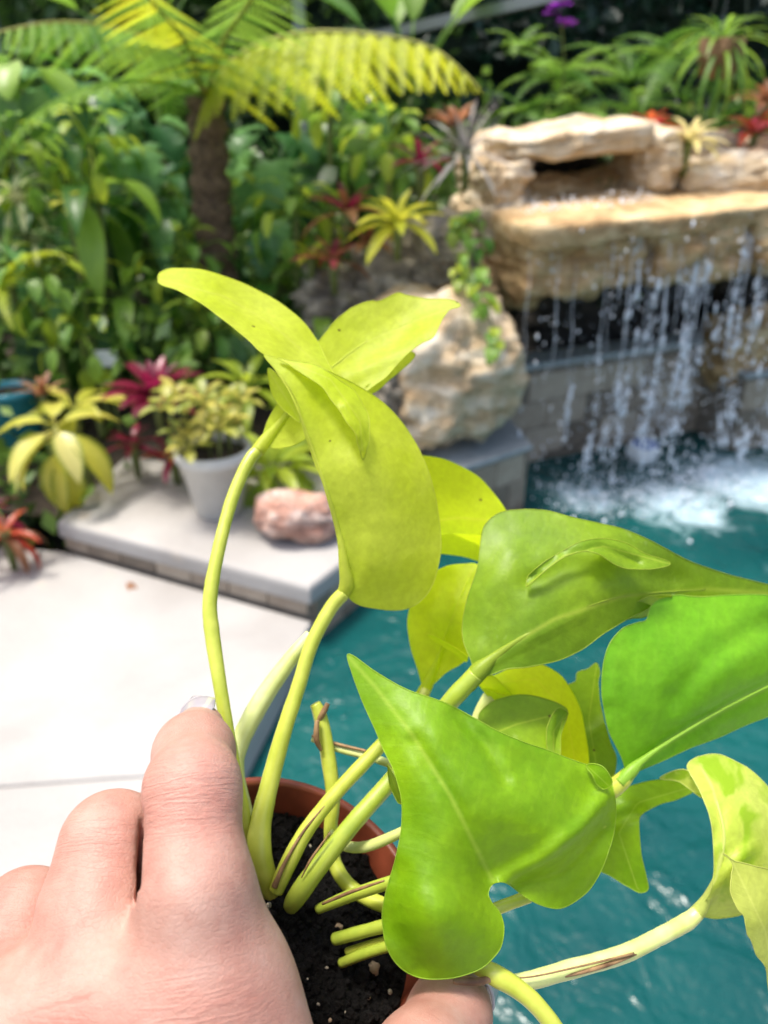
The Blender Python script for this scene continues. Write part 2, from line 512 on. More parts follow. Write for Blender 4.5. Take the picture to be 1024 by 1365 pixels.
# pier wall under the boulder
pier = empty('pier_wall', (PC[0], PC[1], -.1), 'tiled pool wall with blue grey trim under the big boulder', 'wall')
dP = (PB - PC) / np.linalg.norm(PB - PC); nP = np.array([dP[1], -dP[0]])
back = np.array([-.1, .75])
pin = [PC - nP * .0, PB, PB + back * .9, PC + back]
link('core', prism(pin, -.28, .198), M['tile_grout'], pier)
tile_run(pier, PC, PB, -.20, .195, .17, .135, nP)
nB = np.array([1.0, .12]); nB /= np.linalg.norm(nB)
tile_run(pier, PB, PB + back * .9, -.20, .195, .17, .135, nB)
tp = [PC + nP * .018 - dP * .0, PB + nP * .018 + dP * .018, PB + back * .9 + dP * .018, PC + back]
link('trim', prism(tp, .200, .222, .004), M['trim'], pier)

# grotto back wall and right pier
W0 = np.array([.60, 3.50]); W1 = np.array([2.9, 4.52])
dW = (W1 - W0) / np.linalg.norm(W1 - W0); nW = np.array([dW[1], -dW[0]])
gw = empty('grotto_wall', (W0[0], W0[1], -.1), 'tiled back wall in the shade behind the falling water', 'wall')
wp = [W0, W1, W1 - nW * .15, W0 - nW * .15]
link('core', prism(wp, -.28, .40), M['tile_grout'], gw)
tile_run(gw, W0, W1, -.20, .37, .24, .145, nW)
link('trim', prism([W0 + nW * .02, W1 + nW * .02, W1 - nW * .16, W0 - nW * .16], .402, .43, .004), M['trim'], gw)
rp = empty('grotto_pier', (1.92, 3.78, -.1), 'pale tiled pier at the far end of the waterfall', 'wall')
rpx0 = AT(972, 600, 3.72); RPa = np.array([rpx0[0], 3.72]); RPb = RPa + np.array([.55, .16])
dR = (RPb - RPa) / np.linalg.norm(RPb - RPa); nR = np.array([dR[1], -dR[0]])
link('core', prism([RPa, RPb, RPb - nR * .45, RPa - nR * .45], -.28, .30), M['tile_grout'], rp)
tile_run(rp, RPa, RPb, -.20, .285, .26, .16, nR)
link('trim', prism([RPa + nR * .02 - dR * .02, RPb + nR * .02, RPb - nR * .45, RPa - nR * .45 - dR * .02], .302, .325, .004), M['trim'], rp)

# ---------------------------------------------------------------- rocks
def rock_mesh(sx, sy, sz, seed, amp=.10, box=4.0, strata=.25, res=5):
    bm = bmesh.new()
    bmesh.ops.create_icosphere(bm, subdivisions=res, radius=1)
    k = 2.0 / box
    sc = max(sx, sy, sz)
    for v in bm.verts:
        d = v.co.normalized()
        r = (abs(d.x) ** box + abs(d.y) ** box + abs(d.z) ** box) ** (-1 / box)
        p = Vector((d.x * r * sx, d.y * r * sy, d.z * r * sz))
        q = p / sc * 2.2 + Vector((seed * 7.3, seed * 3.1, seed * 1.7))
        n1 = noise.fractal(q, 0.9, 2.1, 5)
        n2 = noise.noise(q * .7 + Vector((9, 4, 2)))
        st = noise.noise(Vector((q.x * .4, q.y * .4, q.z * 7.0)))
        rid = abs(noise.noise(q * 2.3 + Vector((3, 8, 1))))
        m = min(sx, sy, sz)
        disp = amp * m * (1.1 * n1 + .8 * n2 + strata * st * 2 - .9 * rid + .25)
        v.co = p + Vector((d.x, d.y, d.z)) * disp * 1.5
    me = bpy.data.meshes.new('stone'); bm.to_mesh(me); bm.free()
    me.polygons.foreach_set('use_smooth', [True] * len(me.polygons))
    return me
seedc = [0]
def rock_px(name, x0, x1, y0, y1, Y, depth, mt, rz=0.0, roll=0.0, pitch=0.0, parent=None, **kw):
    """a stone whose front face fills the pixel box when it stands on the plane y = Y"""
    seedc[0] += 1
    c = AT((x0 + x1) / 2, (y0 + y1) / 2, Y)
    dd = np.dot(c - CAMPOS, FW)
    sx = (x1 - x0) / 1000 * dd / 2 / max(.35, math.cos(rz)); sz = (y1 - y0) / 1000 * dd / 2 / math.cos(PITCH * .5)
    me = rock_mesh(sx, depth / 2, sz, seedc[0], **kw)
    o = link(name, me, M[mt], parent)
    o.location = Vector((c[0], c[1] + depth * .35, c[2])) + o.location
    o.rotation_euler = (pitch, roll, rz)
    return o

RZ = R(20)
fall = empty('rock_waterfall', (1.2, 3.7, .4), 'stacked limestone waterfall with a dark slot under its capstone', 'waterfall')
rock_px('capstone', 652, 858, 170, 204, 3.62, .56, 'rock_pale', R(14), R(-5), R(2), fall, amp=.30, box=5)
rock_px('capstone', 842, 900, 178, 256, 3.72, .40, 'rock_pale', R(10), 0, 0, fall, amp=.22)
rock_px('capstone', 900, 1100, 204, 262, 3.80, .50, 'rock_pale', R(16), R(-8), R(3), fall, amp=.24, box=4)
rock_px('capstone', 850, 985, 178, 214, 3.98, .40, 'rock_pale', R(16), 0, 0, fall, amp=.2, box=5)
rock_px('pillar_stone', 628, 694, 208, 275, 3.58, .50, 'rock_pale', R(10), 0, 0, fall, amp=.25)
rock_px('pillar_stone', 622, 700, 262, 345, 3.56, .55, 'rock_pale', R(12), R(4), 0, fall, amp=.22)
rock_px('pillar_stone', 640, 704, 330, 410, 3.52, .55, 'rock_tan', R(12), R(-3), 0, fall, amp=.22)
rock_px('back_stone', 676, 905, 236, 296, 3.88, .30, 'rock_tan', RZ, 0, 0, fall, amp=.2, box=5)
rock_px('back_stone', 672, 880, 196, 250, 4.12, .24, 'rock_shade', RZ, 0, 0, fall, amp=.2, box=5)  # added behind the slot; its dark colour stands in for shade
rock_px('back_stone', 880, 1110, 232, 284, 4.05, .30, 'rock_tan', RZ, 0, 0, fall, amp=.2, box=5)
lip = rock_px('spill_ledge', 672, 1110, 274, 306, 3.36, .56, 'rock_tan', R(19), R(-2.5), R(3), fall, amp=.34, box=7, strata=.1)
rock_px('lower_stone', 668, 850, 300, 388, 3.30, .50, 'rock_tan', R(17), R(-4), 0, fall, amp=.20, box=6)
rock_px('lower_stone', 838, 985, 290, 372, 3.42, .50, 'rock_tan', R(19), R(-2), 0, fall, amp=.20, box=6)
rock_px('lower_stone', 975, 1130, 282, 360, 3.54, .50, 'rock_tan', R(19), R(-2), 0, fall, amp=.20, box=6)
rock_px('cavity_stone', 955, 1075, 428, 520, 3.86, .35, 'rock_tan', R(15), 0, 0, fall, amp=.2)
rock_px('cavity_stone', 690, 980, 372, 512, 4.30, .30, 'rock_shade', R(22), 0, 0, fall, amp=.16, box=6)  # cavity shade put into the stone colour
rock_px('cavity_stone', 950, 1200, 350, 500, 4.45, .30, 'rock_shade', R(22), 0, 0, fall, amp=.16, box=6)

b1 = rock_px('boulder', 505, 680, 414, 606, 2.96, .60, 'rock_pale', R(24), R(3), R(-6), None, amp=.125, box=3.0, strata=.15)
tag(b1, 'big pale boulder with brown stains resting on the tiled pool wall', 'boulder')
for (a, lab) in [((548, 628, 300, 388, 3.34, .4, 'rock_grey'), 'grey rough rock under the yellow green bromeliad'),
                 ((470, 585, 352, 470, 3.42, .4, 'rock_grey'), 'dark grey rock wedged behind the big pale boulder'),
                 ((560, 660, 352, 440, 3.42, .42, 'rock_tan'), 'brown rock under the trailing vine beside the waterfall pillar'),
                 ((400, 492, 372, 452, 3.5, .35, 'rock_grey'), 'low grey rock beneath the red bromeliads'),
                 ((470, 560, 486, 590, 2.95, .35, 'rock_grey'), 'grey stone low beside the big pale boulder')]:
    tag(rock_px('rock', *a, R(10), amp=.24), lab, 'rock', 'rocks in the planting bed')
c = G(395, 722, .135)
pk = rock_mesh(.155, .11, .085, 31, amp=.10, box=2.6, strata=.3)
o = link('pink_stone', pk, M['rock_pink']); o.location = (c[0], c[1] + .06, .135 + .078); o.rotation_euler = (R(-12), R(5), R(-6))
tag(o, 'rounded pink and white stone lying on the pale ledge', 'stone')

# ---------------------------------------------------------------- falling water
def water_drop_mat():
    m, n, l, b, out = mat('falling_water')
    b.inputs['Base Color'].default_value = (.88, .93, 1.0, 1)
    b.inputs['Roughness'].default_value = .12
    b.inputs['IOR'].default_value = 1.33
    t = n.new('ShaderNodeBsdfTransparent'); ms = n.new('ShaderNodeMixShader'); ms.inputs[0].default_value = .82
    l.new(t.outputs[0], ms.inputs[1]); l.new(b.outputs[0], ms.inputs[2]); l.new(ms.outputs[0], out.inputs[0])
    return m
M['drops'] = water_drop_mat()
bm = bmesh.new(); bmesh.ops.create_icosphere(bm, subdivisions=1, radius=1)
IV = np.array([v.co[:] for v in bm.verts]); IF = np.array([[v.index for v in f.verts] for f in bm.faces]); bm.free()
def blobs(centers, radii, stretch):
    n = len(centers)
    V = IV[None] * radii[:, None, None]
    V = V * np.stack([np.ones(n), np.ones(n), stretch], -1)[:, None, :] + centers[:, None, :]
    F = IF[None] + (np.arange(n) * len(IV))[:, None, None]
    return V.reshape(-1, 3), F.reshape(-1, 3)
cs = []; rs = []; st = []
LIP0 = AT(690, 306, 3.19); LIP1 = AT(1024, 276, 3.50)
streams = []                        # (px, amount, lateral scatter, start fraction): uneven bunches along the ledge
for px, amt, sc in [(702, .25, .5), (728, .2, .5), (764, .75, .5), (800, 1.1, .45), (818, .5, .8), (836, .9, .9), (846, 1.0, .5), (868, .8, 1.2), (884, 1.3, .8), (898, 1.0, 1.3),
                    (915, 1.3, 1.0), (926, 1.5, .7), (940, .8, 1.5), (965, .5, 1.2), (988, 1.2, .8), (1000, .9, 1.4), (1016, 1.2, .8), (1045, 1.0, 1.2), (1080, 1.2, 1.2)]:
    streams.append((px, sc, amt))
for (px, sc, amt) in streams:
    t = (px - 690) / (1024 - 690)
    p0 = LIP0 + (LIP1 - LIP0) * t
    n = int((270 if px > 830 else 170) * amt)
    # drops gather into pulses down the fall
    nc = max(3, int(7 * amt)); pc_ = rng.random(nc)
    s_ = np.clip(pc_[rng.integers(0, nc, n)] + rng.normal(0, .045, n), 0, 1)
    z = p0[2] - s_ * (p0[2] + .1)
    out_ = .02 + .09 * np.sqrt(s_)
    wob = np.sin(s_ * 9 + px) * .012
    spread = (.004 + .032 * s_ * rng.random(n)) * sc
    x = p0[0] + rng.normal(0, 1, n) * spread + out_ * .35 + wob
    y = p0[1] - out_ + rng.normal(0, 1, n) * spread
    cs.append(np.stack([x, y, z], -1)); rs.append(rng.gamma(1.6, .00115, n) + .0008); st.append(1 + 4.0 * rng.random(n) ** 2)
n = 500                                              # spray
t = rng.random(n) * 1.15 + .05; p = LIP0[None] + (LIP1 - LIP0)[None] * t[:, None]
z = p[:, 2] - rng.random(n) * 1.15
cs.append(np.stack([p[:, 0] + rng.normal(0, .05, n), p[:, 1] - .12 + rng.normal(0, .07, n), z], -1)); rs.append(rng.gamma(2.2, .0009, n) + .0008); st.append(1 + rng.random(n) * 1.5)
n = 900                                              # water skipping along the ledge and splash on the pool
t = rng.random(n) * .8 + .25; p = LIP0[None] + (LIP1 - LIP0)[None] * t[:, None]
cs.append(np.stack([p[:, 0] + rng.normal(0, .10, n) + .02, p[:, 1] - .22 + rng.normal(0, .13, n), -.09 + np.abs(rng.normal(0, .035, n))], -1)); rs.append(rng.gamma(2.5, .0012, n) + .001); st.append(np.ones(n))
n = 260
t = rng.random(n) * .5 + .05; p = LIP0[None] + (LIP1 - LIP0)[None] * t[:, None]
cs.append(np.stack([p[:, 0] + rng.normal(0, .02, n), p[:, 1] + .02 + rng.random(n) * .18, p[:, 2] + .05 + np.abs(rng.normal(0, .02, n))], -1)); rs.append(rng.gamma(2.5, .0010, n) + .0008); st.append(np.ones(n))
V, F = blobs(np.concatenate(cs), np.concatenate(rs), np.concatenate(st))
tag(link('falling_water', mesh_from('falling_water', V, F), M['drops']), 'white streams and drops of water falling from the stone ledge', 'water', kind='stuff')
# water threads: wavering strands between the drops
mb = MB()
for (px, sc, amt) in streams:
    for k in range(max(1, int(amt * 2.4))):
        t = (px + random.uniform(-9, 9) - 690) / (1024 - 690); p0 = LIP0 + (LIP1 - LIP0) * t
        L0 = random.uniform(0, .2) * random.random(); L1 = L0 + random.uniform(.1, .6)
        pts = []; rad = []
        for i in range(16):
            s = L0 + (L1 - L0) * i / 15; 
            if s > 1.02: break
            z = p0[2] + .01 - s * 1.1
            o_ = .03 + .10 * math.sqrt(s)
            q = noise.noise((px * .3 + k * 5, s * 9, 0)); q2 = noise.noise((px * .3 + k * 5, s * 9, 7))
            pts.append((p0[0] + o_ * .35 + .012 * q, p0[1] - o_ + .012 * q2, z)); rad.append((.0007 + .0024 * abs(noise.noise((px, k * 3.3, s * 22)))) * (1 - abs(2 * i / 15 - 1) ** 4 * .8))
        if len(pts) > 3: mb.add(*tube(pts, rad, 6))
tag(link('water_threads', mb.mesh('water_threads'), M['drops']), 'thin wavering strands of water hanging from the stone ledge', 'water', kind='stuff')

# pool float
c = G(855, 612, -.1)
fl = empty('pool_float', (c[0], c[1], -.1), 'small white pool float with a blue top bobbing below the falls', 'float')
def lathe(prof, seg=28):
    V = []; F = []
    for (r_, z) in prof:
        for k in range(seg):
            a = 2 * math.pi * k / seg; V.append((r_ * math.cos(a), r_ * math.sin(a), z))
    for i in range(len(prof) - 1):
        for k in range(seg):
            k2 = (k + 1) % seg; F.append((i * seg + k, i * seg + k2, (i + 1) * seg + k2, (i + 1) * seg + k))
    return V, F
M['float_white'] = plain('white_plastic', (.72, .74, .76), (.8, .81, .82), 5, .35, 0)
M['float_blue'] = plain('blue_plastic', (.01, .06, .30), (.02, .09, .38), 5, .35, 0)
link('body', mesh_from('body', *lathe([(0, -.03), (.045, -.03), (.072, 0), (.082, .04), (.074, .085)])), M['float_white'], fl, True)
link('cap', mesh_from('cap', *lathe([(.075, .085), (.062, .098), (.03, .106), (0, .108)])), M['float_blue'], fl, True)

# ================================================================= BACKGROUND PLANTS
def grid_leaf(rows, uvs=None):
    """rows: list of equally long point lists"""
    R_, C_ = len(rows), len(rows[0])
    V = [p for r in rows for p in r]
    F = [(i * C_ + j, i * C_ + j + 1, (i + 1) * C_ + j + 1, (i + 1) * C_ + j) for i in range(R_ - 1) for j in range(C_ - 1)]
    return V, F, R_, C_
def set_uv(me, uvs):
    lay = me.uv_layers.new(name='UVMap')
    idx = np.empty(len(me.loops), int); me.loops.foreach_get('vertex_index', idx)
    lay.data.foreach_set('uv', np.asarray(uvs, float)[idx].ravel())
def blade(name, L, W, wfun, droop=1.2, keel=.25, wave=0.0, petiole=0.0, rise=0.0, n=14, c=5, seed=0, mt=None, pr=.006, serr=0.0, blade_tilt=0.0):
    """leaf along +X, curling down (-Z) by droop radians over its length; a petiole may come first"""
    x = z = 0.0; ang = rise
    V = []; F = []; UV = []
    if petiole > 0:
        pts = []
        for i in range(7):
            pts.append((x, 0, z)); x += petiole / 6 * math.cos(ang); z += petiole / 6 * math.sin(ang); ang -= .05
        pv, pf = tube(pts, np.linspace(pr, pr * .6, 7), 6)
        V += [tuple(p) for p in pv]; F += pf; UV += [(0, 0)] * len(pv)
        x -= petiole / 6 * math.cos(ang); z -= petiole / 6 * math.sin(ang)
        ang -= blade_tilt
    base = len(V)
    rows = []
    for i in range(n + 1):
        t = i / n
        hw = W / 2 * wfun(t)
        if serr: hw *= 1 + serr * (1 if i % 2 else -1)
        row = []
        for j in range(c):
            u = -1 + 2 * j / (c - 1)
            up = keel * hw * abs(u) + wave * W * math.sin(t * 9 + u * 2 + seed) * abs(u)
            row.append((x - math.sin(ang) * up, u * hw, z + math.cos(ang) * up)); UV.append((u, t))
        rows.append(row)
        x += L / n * math.cos(ang); z += L / n * math.sin(ang); ang -= droop / n
    gv, gf, _, _ = grid_leaf(rows)
    V += gv; F += [tuple(i + base for i in f) for f in gf]
    me = mesh_from(name, V, F); set_uv(me, UV)
    if mt: me.materials.append(mt)
    return me
strapw = lambda t: (min(1, .75 + t) * (1 - max(0, (t - .55) / .45) ** 2.2)) if t < 1 else 0.0
ovate = lambda t: max(0.02, math.sin(math.pi * min(1, t ** .72)) ** .8) if t < 1 else 0.0
heart = lambda t: max(.0, (math.sin(math.pi * (t * .86 + .14) ** .75)) ** .75) if t < 1 else 0.0
lance = lambda t: max(.02, math.sin(math.pi * t ** .8)) if t < 1 else 0
def lobed(t): return (heart(t) * (.62 + .38 * abs(math.sin(t * 17)))) if t < 1 else 0
thin = lambda t: 1 - t * .97

def plant(name, label, cat, base, group=None):
    return empty(name, tuple(base), label, cat, group)
def add_leaf(p, me, yaw, pitch, scale=1.0, off=(0, 0, 0), roll=0.0, name='leaf'):
    o = bpy.data.objects.new(name, me); COL.objects.link(o); o.parent = p
    o.location = off; o.rotation_euler = Matrix.Rotation(yaw, 3, 'Z').__matmul__(Matrix.Rotation(-pitch, 3, 'Y')).__matmul__(Matrix.Rotation(roll, 3, 'X')).to_euler()
    o.scale = (scale,) * 3
    return o
def rosette(p, meshes, n, p0, p1, s0=.75, s1=1.0, jit=.15, seed=0, z=.0, golden=2.39996):
    """p0: pitch of the innermost leaf (up), p1: pitch of the outermost"""
    rr = random.Random(seed)
    for i in range(n):
        t = (i + .5) / n
        add_leaf(p, meshes[i % len(meshes)], i * golden + rr.uniform(-jit, jit) + seed, p0 + (p1 - p0) * t ** .9 + rr.uniform(-jit, jit), s0 + (s1 - s0) * t ** .6 * rr.uniform(.9, 1.08), (0, 0, z), rr.uniform(-.15, .15))

def frond_mesh(name, L, W, droop, n=26, mt=None, bip=False, rise=.0, seed=0, lw=.62, hang=.25, tip=.6):
    """pinnate frond along +X; leaflets joined into the frond"""
    rr = random.Random(seed)
    mb = MB(); pts = []; x = z = 0; ang = rise
    for i in range(n + 1):
        pts.append((x, 0, z, ang)); x += L / n * math.cos(ang); z += L / n * math.sin(ang); ang -= droop / n
    mb.add(*tube([p[:3] for p in pts], np.linspace(.008, .002, n + 1) * L / .6, 5))
    for i in range(2, n + 1):
        t = i / n
        ll = W / 2 * (math.sin(math.pi * (.12 + .88 * t) ** tip) ** .8 + .03)
        wd = L / n * lw
        px, _, pz, a = pts[i]
        for s in (-1, 1):
            sw = .35 + rr.uniform(-.1, .1); m_ = 7 if bip else 3
            def q(f, side):
                f_ = f; dz = -hang * ll * f_ * f_ + rr.uniform(-.01, .01) * ll
                ww = wd * .5 * (1 - f) ** .6 * side
                dx = math.sin(sw) * ll * f + ww
                return (px + math.cos(a) * dx - math.sin(a) * dz, s * math.cos(sw) * ll * f, pz + math.sin(a) * dx + math.cos(a) * dz)
            if not bip:
                rows = [[q(f, -1), q(f, 1)] for f in (0, .35, .7, 1)]
                v, f, _, _ = grid_leaf(rows); mb.add(v, f)
            else:
                for k in range(m_):
                    f0 = k / m_; f1 = (k + .8) / m_
                    a0 = q(f0, 0); a1 = q(f1, 0)
                    hw = wd * .75 * (1 - f0) ** .5
                    for sd_ in (-1, 1):
                        mb.add([a0, a1, (a1[0] + sd_ * hw * math.cos(a), a1[1] + s * .006, a1[2] + sd_ * hw * math.sin(a) - .004)], [(0, 1, 2)])
    me = mb.mesh(name, False)
    set_uv(me, [(0, 0)] * len(me.vertices))
    if mt: me.materials.append(mt)
    return me

M['green_a'] = leaf_mat('mid_green_leaf', (.05, .15, .018), (.26, .42, .05), .42, .38)
M['green_b'] = leaf_mat('blue_green_leaf', (.04, .14, .045), (.17, .36, .12), .4, .33)
M['green_d'] = leaf_mat('dark_green_leaf', (.018, .07, .014), (.07, .18, .03), .35, .38)
M['lime'] = leaf_mat('lime_leaf', (.20, .30, .02), (.42, .52, .05), .5, .4)
M['yellow'] = leaf_mat('yellow_leaf', (.34, .38, .03), (.60, .58, .09), .5, .4)
M['yfern'] = leaf_mat('yellow_green_fern', (.30, .38, .015), (.52, .58, .03), .5, .5)
M['gfern'] = leaf_mat('green_fern', (.07, .19, .02), (.20, .36, .04), .45, .5)
M['brom_yel'] = leaf_mat('yellow_bromeliad', (.32, .36, .02), (.58, .58, .06), .45, .35)
M['brom_red'] = leaf_mat('maroon_bromeliad', (.085, .006, .020), (.24, .018, .055), .35, .3, (.34, .02, .08))
M['brom_pink'] = leaf_mat('pink_bromeliad', (.32, .04, .07), (.50, .12, .10), .35, .35)
M['brom_org'] = leaf_mat('orange_red_bromeliad', (.32, .035, .02), (.50, .14, .04), .4, .35)
M['brom_cream'] = leaf_mat('cream_striped_bromeliad', (.50, .45, .12), (.66, .60, .30), .4, .4)
M['brom_brn'] = leaf_mat('bronze_bromeliad', (.16, .07, .03), (.30, .14, .06), .4, .4)
M['silver'] = leaf_mat('silver_air_plant', (.24, .23, .22), (.44, .42, .42), .25, .6)
M['croton'] = leaf_mat('yellow_croton', (.50, .50, .05), (.68, .64, .22), .45, .35, stripe=((.20, .26, .02), .62, .95))
M['variegated'] = leaf_mat('cream_variegated', (.55, .55, .26), (.66, .66, .40), .4, .4, stripe=((.04, .14, .03), .35, .6))
M['succ'] = leaf_mat('yellow_succulent', (.20, .25, .03), (.50, .44, .09), .3, .45)
M['orchid'] = leaf_mat('purple_petal', (.22, .02, .34), (.40, .06, .52), .4, .5)
M['basket'] = plain('coir_basket', (.10, .055, .025), (.24, .14, .07), 40, .95, .8, .02)

# --- tree fern
c = AT(296, 400, 3.78); cb = bed_h(c[0], 3.78)
crown = AT(274, 128, 3.74)
tf = plant('tree_fern', 'tall tree fern with dark fibrous trunk and arching yellow green fronds', 'tree', (c[0], 3.78, cb))
tp_ = cr([(c[0] + .02, 3.78, cb - .1), (c[0], 3.78, c[2]), ((c[0] + crown[0]) / 2 - .01, 3.76, (c[2] + crown[2]) / 2), tuple(crown)], 14)
bm = MB(); bm.add(*tube(tp_, 0.078 + .028 * np.linspace(1, 0, len(tp_)) + .012 * np.sin(np.arange(len(tp_)) * 1.9), 20))
tr_me = bm.mesh('trunk')
for v in tr_me.vertices:
    v.co += Vector((noise.noise(v.co * 22), noise.noise(v.co * 22 + Vector((5, 0, 0))), 0)) * .016
link('trunk', tr_me, M['bark'], tf)
bm = MB()                                             # old leaf bases and hanging fibres on the trunk
for i in range(420):
    t = random.random(); k = int(t * (len(tp_) - 1)); q = tp_[k]; a = random.uniform(0, 6.28); r0 = .080
    d = np.array([math.cos(a), math.sin(a), 0]); l_ = random.uniform(.03, .11)
    s0 = q + d * r0; s1 = q + d * (r0 + random.uniform(.01, .04)) + np.array([0, 0, -l_])
    w_ = np.array([-d[1], d[0], 0]) * random.uniform(.002, .006)
    bm.add([s0 - w_, s0 + w_, s1], [(0, 1, 2)])
fb = link('fibre', bm.mesh('fibre', False), M['bark'], tf); fb['kind'] = 'stuff'

def pinna_mesh(L, W, n, seed, mt):
    mb = MB(); rr = random.Random(seed)
    mb.add([(0, -.002, 0), (0, .002, 0), (L, .0005, -.12 * L), (L, -.0005, -.12 * L)], [(0, 1, 2, 3)])
    for i in range(1, n + 1):
        t = i / n; x = L * t; z = -.12 * L * t * t
        hw = W / 2 * (1 - t) ** .55 + .003
        wd = L / n * .8
        for s in (-1, 1):
            mb.add([(x - wd * .5, 0, z), (x + wd * .5, 0, z), (x + wd * .55, s * hw * .7, z - .12 * hw), (x + wd * .45 + .2 * hw, s * hw, z - .3 * hw), (x - wd * .15, s * hw * .7, z - .12 * hw)], [(0, 1, 2, 4), (4, 2, 3)])
    me = mb.mesh('leaflet', False); set_uv(me, [(0, 0)] * len(me.vertices)); me.materials.append(mt); return me
pm = [pinna_mesh(1.0, .27, 22, i, M['yfern']) for i in range(2)]
pg = [pinna_mesh(1.0, .22, 18, i, M['gfern']) for i in range(2)]
M['rachis'] = plain('frond_stalk', (.22, .24, .03), (.36, .36, .06), 30, .6, .1)
def big_frond(pts, plen, n, meshes, hang=.6):
    """tree fern frond along world points; every leaflet a sub-part"""
    c_ = cr(pts, 12)
    root = empty('frond', (0, 0, 0)); root.parent = tf
    root.location = Vector(c_[0]) - tf.location
    org = Vector(c_[0])
    me = mesh_from('stalk', *tube([tuple(Vector(p) - org) for p in c_], np.linspace(.011, .003, len(c_)), 6)); me.materials.append(M['rachis'])
    s_ = bpy.data.objects.new('stalk', me); COL.objects.link(s_); s_.parent = root
    seg = np.linalg.norm(np.diff(c_, axis=0), axis=1); cum = np.concatenate([[0], np.cumsum(seg)]); tot = cum[-1]
    for i in range(n):
        t = .06 + .93 * i / (n - 1)
        k = min(len(c_) - 2, int(np.searchsorted(cum, t * tot)) - 1); k = max(k, 0)
        f = (t * tot - cum[k]) / seg[k]; q = Vector(c_[k] + (c_[k + 1] - c_[k]) * f)
        T = Vector(c_[k + 1] - c_[k]).normalized()
        sd0 = T.cross(Vector((0, 0, 1))).normalized()
        ln = plen * (math.sin(math.pi * (.14 + .86 * t) ** .75) ** .8 + .05)
        for s in (-1, 1):
            d = (sd0 * s * .95 + T * .38 + Vector((0, 0, -hang * random.uniform(.8, 1.2)))).normalized()
            up = (Vector((0, 0, 1)) + sd0 * s * .6 - T * .1).normalized()
            yv = up.cross(d).normalized(); zv = d.cross(yv)
            m3 = Matrix((d, yv, zv)).transposed()
            o = bpy.data.objects.new('leaflet', random.choice(meshes)); COL.objects.link(o); o.parent = root
            o.location = q - org; o.rotation_euler = m3.to_euler(); o.scale = (ln * random.uniform(.93, 1.07), ln * random.uniform(.9, 1.1), ln)
C0 = tuple(crown)
def A3(px, py, Y): return tuple(AT(px, py, Y))
big_frond([C0, A3(320, 72, 3.64), A3(400, 44, 3.49), A3(500, 46, 3.34), A3(580, 66, 3.24), A3(640, 118, 3.14)], .40, 19, pm, .70)
big_frond([C0, A3(235, 70, 3.59), A3(160, 40, 3.39), A3(70, 30, 3.19), A3(-40, 52, 3.04)], .30, 24, pg, .5)
big_frond([C0, A3(300, 50, 3.54), A3(330, 5, 3.24), A3(350, -30, 2.94), A3(372, -40, 2.64)], .26, 22, pg, .4)
big_frond([C0, A3(250, 60, 3.54), A3(215, 15, 3.24), A3(180, -20, 2.94), A3(140, -38, 2.69)], .26, 22, pg + pm, .4)
for i, (yaw, rs_, L) in enumerate([(1.2, .5, 1.2), (2.0, .45, 1.15), (2.7, .4, 1.1), (.5, .5, 1.15), (3.6, .35, 1.0)]):
    me = frond_mesh('frond', L, .42, 1.3, 26, M['gfern'], True, rs_, i)
    add_leaf(tf, me, yaw, 0, 1, Vector(C0) - tf.location, 0, 'frond')

# --- generic makers
def shrub(label, px, py, Y, meshes, n, spread=.9, p0=1.4, p1=-.1, s=(.7, 1.0), seed=0, cat='plant', name='leafy_plant', group=None, ground=None):
    c = AT(px, py, Y)
    base = (c[0], c[1], c[2])
    p = plant(name, label, cat, base, group)
    rosette(p, meshes, n, p0, p1, s[0], s[1], .25, seed)
    if ground is None: ground = bed_h(c[0], c[1])
    h = c[2] - ground
    if h > .02:
        v, f = tube(cr([(0.01, 0, -h - .05), (-.012, .01, -h * .5), (0, 0, .01)], 6), np.linspace(.022, .012, 13), 8)
        me = mesh_from('stem', v, f); me.materials.append(M['stem_bg'])
        o = bpy.data.objects.new('stem', me); COL.objects.link(o); o.parent = p
    return p
phil = [blade('leaf', .30, .24, lobed, .9, .22, .03, .30, .0, 34, 7, i, M['green_b'], .007, 0, .9) for i in range(3)]
phil_d = [blade('leaf', .30, .26, heart, .8, .2, .03, .26, .0, 14, 7, i, M['green_d'], .007, 0, .8) for i in range(2)]
phil_a = [blade('leaf', .24, .17, heart, .8, .2, .03, .20, .0, 14, 7, i, M['green_a'], .006, 0, .8) for i in range(3)]
lanc = [blade('leaf', .50, .12, lance, 1.5, .3, .02, .12, .0, 16, 5, i, M['green_a'], .006) for i in range(2)]
lanc_b = [blade('leaf', .46, .13, lance, 1.3, .3, .02, .10, .0, 16, 5, i, M['green_b'], .006) for i in range(2)]
vari = [blade('leaf', .16, .08, lance, .8, .25, .04, .06, .0, 12, 7, i, M['variegated'], .004) for i in range(2)]

G1 = 'leafy plants in the bed left of the tree fern'
L_ = lambda *a, **k: shrub(*a, **k)
L_('large split leaved philodendron high beside the tree fern crown', 95, 165, 4.3, phil, 14, seed=1, p1=.2, name='philodendron', group=G1)
L_('split leaved philodendron just left of the tree fern trunk', 190, 215, 4.1, phil, 12, seed=2, p1=.0, s=(.6, .9), name='philodendron', group=G1)
L_('split leaved philodendron right of the tree fern trunk', 372, 225, 4.15, phil, 13, seed=3, p1=-.2, s=(.6, .9), name='philodendron', group=G1)
L_('small split leaved philodendron low beside the fern trunk', 372, 315, 3.9, phil, 11, seed=4, p1=-.2, s=(.5, .75), name='philodendron', group=G1)
L_('dark heart leaved plant behind the lance leaved clump', 150, 300, 4.5, phil_d, 16, seed=5, p1=-.3, name='heart_leaf_plant', group=G1)
L_('dark heart leaved plant under the yellow fern frond', 60, 430, 3.75, phil_d, 14, seed=6, p1=-.3, s=(.6, .9), name='heart_leaf_plant', group=G1)
